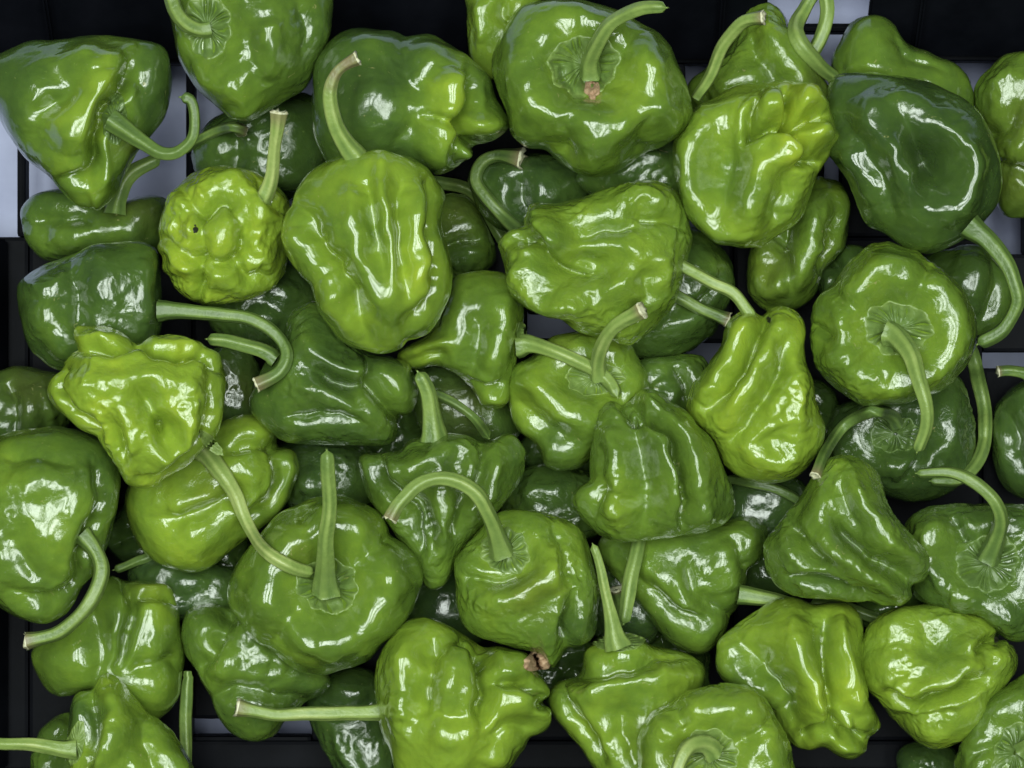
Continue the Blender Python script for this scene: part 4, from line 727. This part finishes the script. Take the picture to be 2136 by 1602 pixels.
# ------------------------------------------------------------------ crate of black plastic over a pale sheet
def box_mesh(bxs, bev=.0012):
    bm = bmesh.new()
    for (x0, x1, y0, y1, z0, z1) in bxs:
        g = bmesh.ops.create_cube(bm, size=1)
        for v in g['verts']:
            v.co.x = x0 if v.co.x < 0 else x1; v.co.y = y0 if v.co.y < 0 else y1; v.co.z = z0 if v.co.z < 0 else z1
    bmesh.ops.bevel(bm, geom=bm.edges[:], offset=bev, segments=2, affect='EDGES', profile=.6)
    return bm
def bm_obj(name, bm, m, parent=None):
    me = bpy.data.meshes.new(name); bm.normal_update(); bm.to_mesh(me); bm.free(); me.materials.append(m)
    for q in me.polygons: q.use_smooth = False
    o = bpy.data.objects.new(name, me); C.objects.link(o)
    if parent is not None: o.parent = parent
    return o
import bmesh
def X_(px): return (px - CX) * S
def Y_(py): return -(py - CY) * S
sheet = mesh_obj('ground', np.array([(-.6, -.5, -.026), (.6, -.5, -.026), (.6, .5, -.026), (-.6, .5, -.026)]), [(0, 1, 2, 3)], M_PALE, None, None, False)
sheet['kind'] = 'structure'
crate = bpy.data.objects.new('crate', None); C.objects.link(crate); crate.empty_display_size = .02
crate['label'] = 'black slatted plastic crate holding the heap of green peppers'; crate['category'] = 'crate'
def bar(x0, x1, y0, y1, nm='floor_slat', z0=-.009, z1=0.0):
    bm_obj(nm, box_mesh([(X_(x0), X_(x1), Y_(y1), Y_(y0), z0, z1)]), M_BLACK, crate)
# long slats across, thin ribs between them; openings show the pale sheet; solid black panels added as shade under the gaps
bar(-260, 2420, 1545, 1760); bar(-260, 60, 494, 1545); bar(60, 400, 494, 1545, 'floor_shade_panel')
bar(400, 650, 494, 1500, 'floor_shade_panel'); bar(400, 650, 1536, 1546, 'floor_shade_panel'); bar(650, 1100, 494, 1545, 'floor_shade_panel')
bar(1100, 1215, 494, 655, 'floor_shade_panel'); bar(1100, 1215, 705, 1545, 'floor_shade_panel')
bar(1215, 1420, 494, 1545, 'floor_shade_panel'); bar(1420, 1530, 494, 715, 'floor_shade_panel'); bar(1420, 1530, 765, 1545, 'floor_shade_panel')
bar(1530, 2050, 494, 1545, 'floor_shade_panel'); bar(2050, 2420, 530, 735, 'floor_shade_panel'); bar(2050, 2420, 768, 1545, 'floor_shade_panel')
bar(-260, 2420, 48, 66); bar(-260, 1500, 66, 132); bar(1900, 2420, 66, 126); bar(-260, 2420, -220, -60)
bar(755, 1430, 132, 494, 'floor_shade_panel'); bar(1540, 1720, 132, 494, 'floor_shade_panel'); bar(1755, 1960, 132, 494, 'floor_shade_panel'); bar(2138, 2420, 126, 530)
for x in (42, 395):
    bar(x - 9, x + 9, 132, 494, 'floor_rib', -.010, -.0015)
# walls: sloping panels standing on the floor, the upper one with two openings
def wall(pts_px, name='side_wall'):
    """closed slab between four corners given as (px, py, z mm) with 2.5 mm of thickness"""
    v = [((a - CX) * S, -(b - CY) * S, c / 1000) for a, b, c in pts_px]
    from mathutils import Vector
    v = [Vector(q) for q in v]; nn = (v[1] - v[0]).cross(v[3] - v[0]).normalized() * .0025
    bm = bmesh.new(); a = [bm.verts.new(q) for q in v]; b = [bm.verts.new(q - nn) for q in v]
    bm.faces.new(a); bm.faces.new(b[::-1])
    for i in range(4): bm.faces.new((a[i], b[i], b[(i + 1) % 4], a[(i + 1) % 4]))
    bmesh.ops.recalc_face_normals(bm, faces=bm.faces[:])
    bmesh.ops.bevel(bm, geom=bm.edges[:], offset=.0007, segments=2, affect='EDGES')
    return bm_obj(name, bm, M_BLACK, crate)
wall([(-300, 128, 2), (1590, 128, 2), (1590, -70, 34), (-300, -70, 34)])
wall([(1800, 122, 2), (2440, 122, 2), (2440, -70, 34), (1800, -70, 34)])
wall([(2440, 1600, 2), (-300, 1600, 2), (-300, 1790, 70), (2440, 1790, 70)])
wall([(20, 1600, 2), (20, 500, 2), (-140, 500, 70), (-140, 1600, 70)])
wall([(2200, 96, 2), (2200, 1600, 2), (2360, 1600, 70), (2360, 96, 70)])

for x in (118, 692, 975, 1240, 1498):
    wall([(x - 5, 127, 2.2), (x + 5, 127, 2.2), (x + 5, -69, 34.2), (x - 5, -69, 34.2)][::1], 'wall_rib').location = (0, -.0022, .0022)
for x in (1905, 2240):
    wall([(x - 5, 121, 2.2), (x + 5, 121, 2.2), (x + 5, -69, 34.2), (x - 5, -69, 34.2)], 'wall_rib').location = (0, -.0022, .0022)
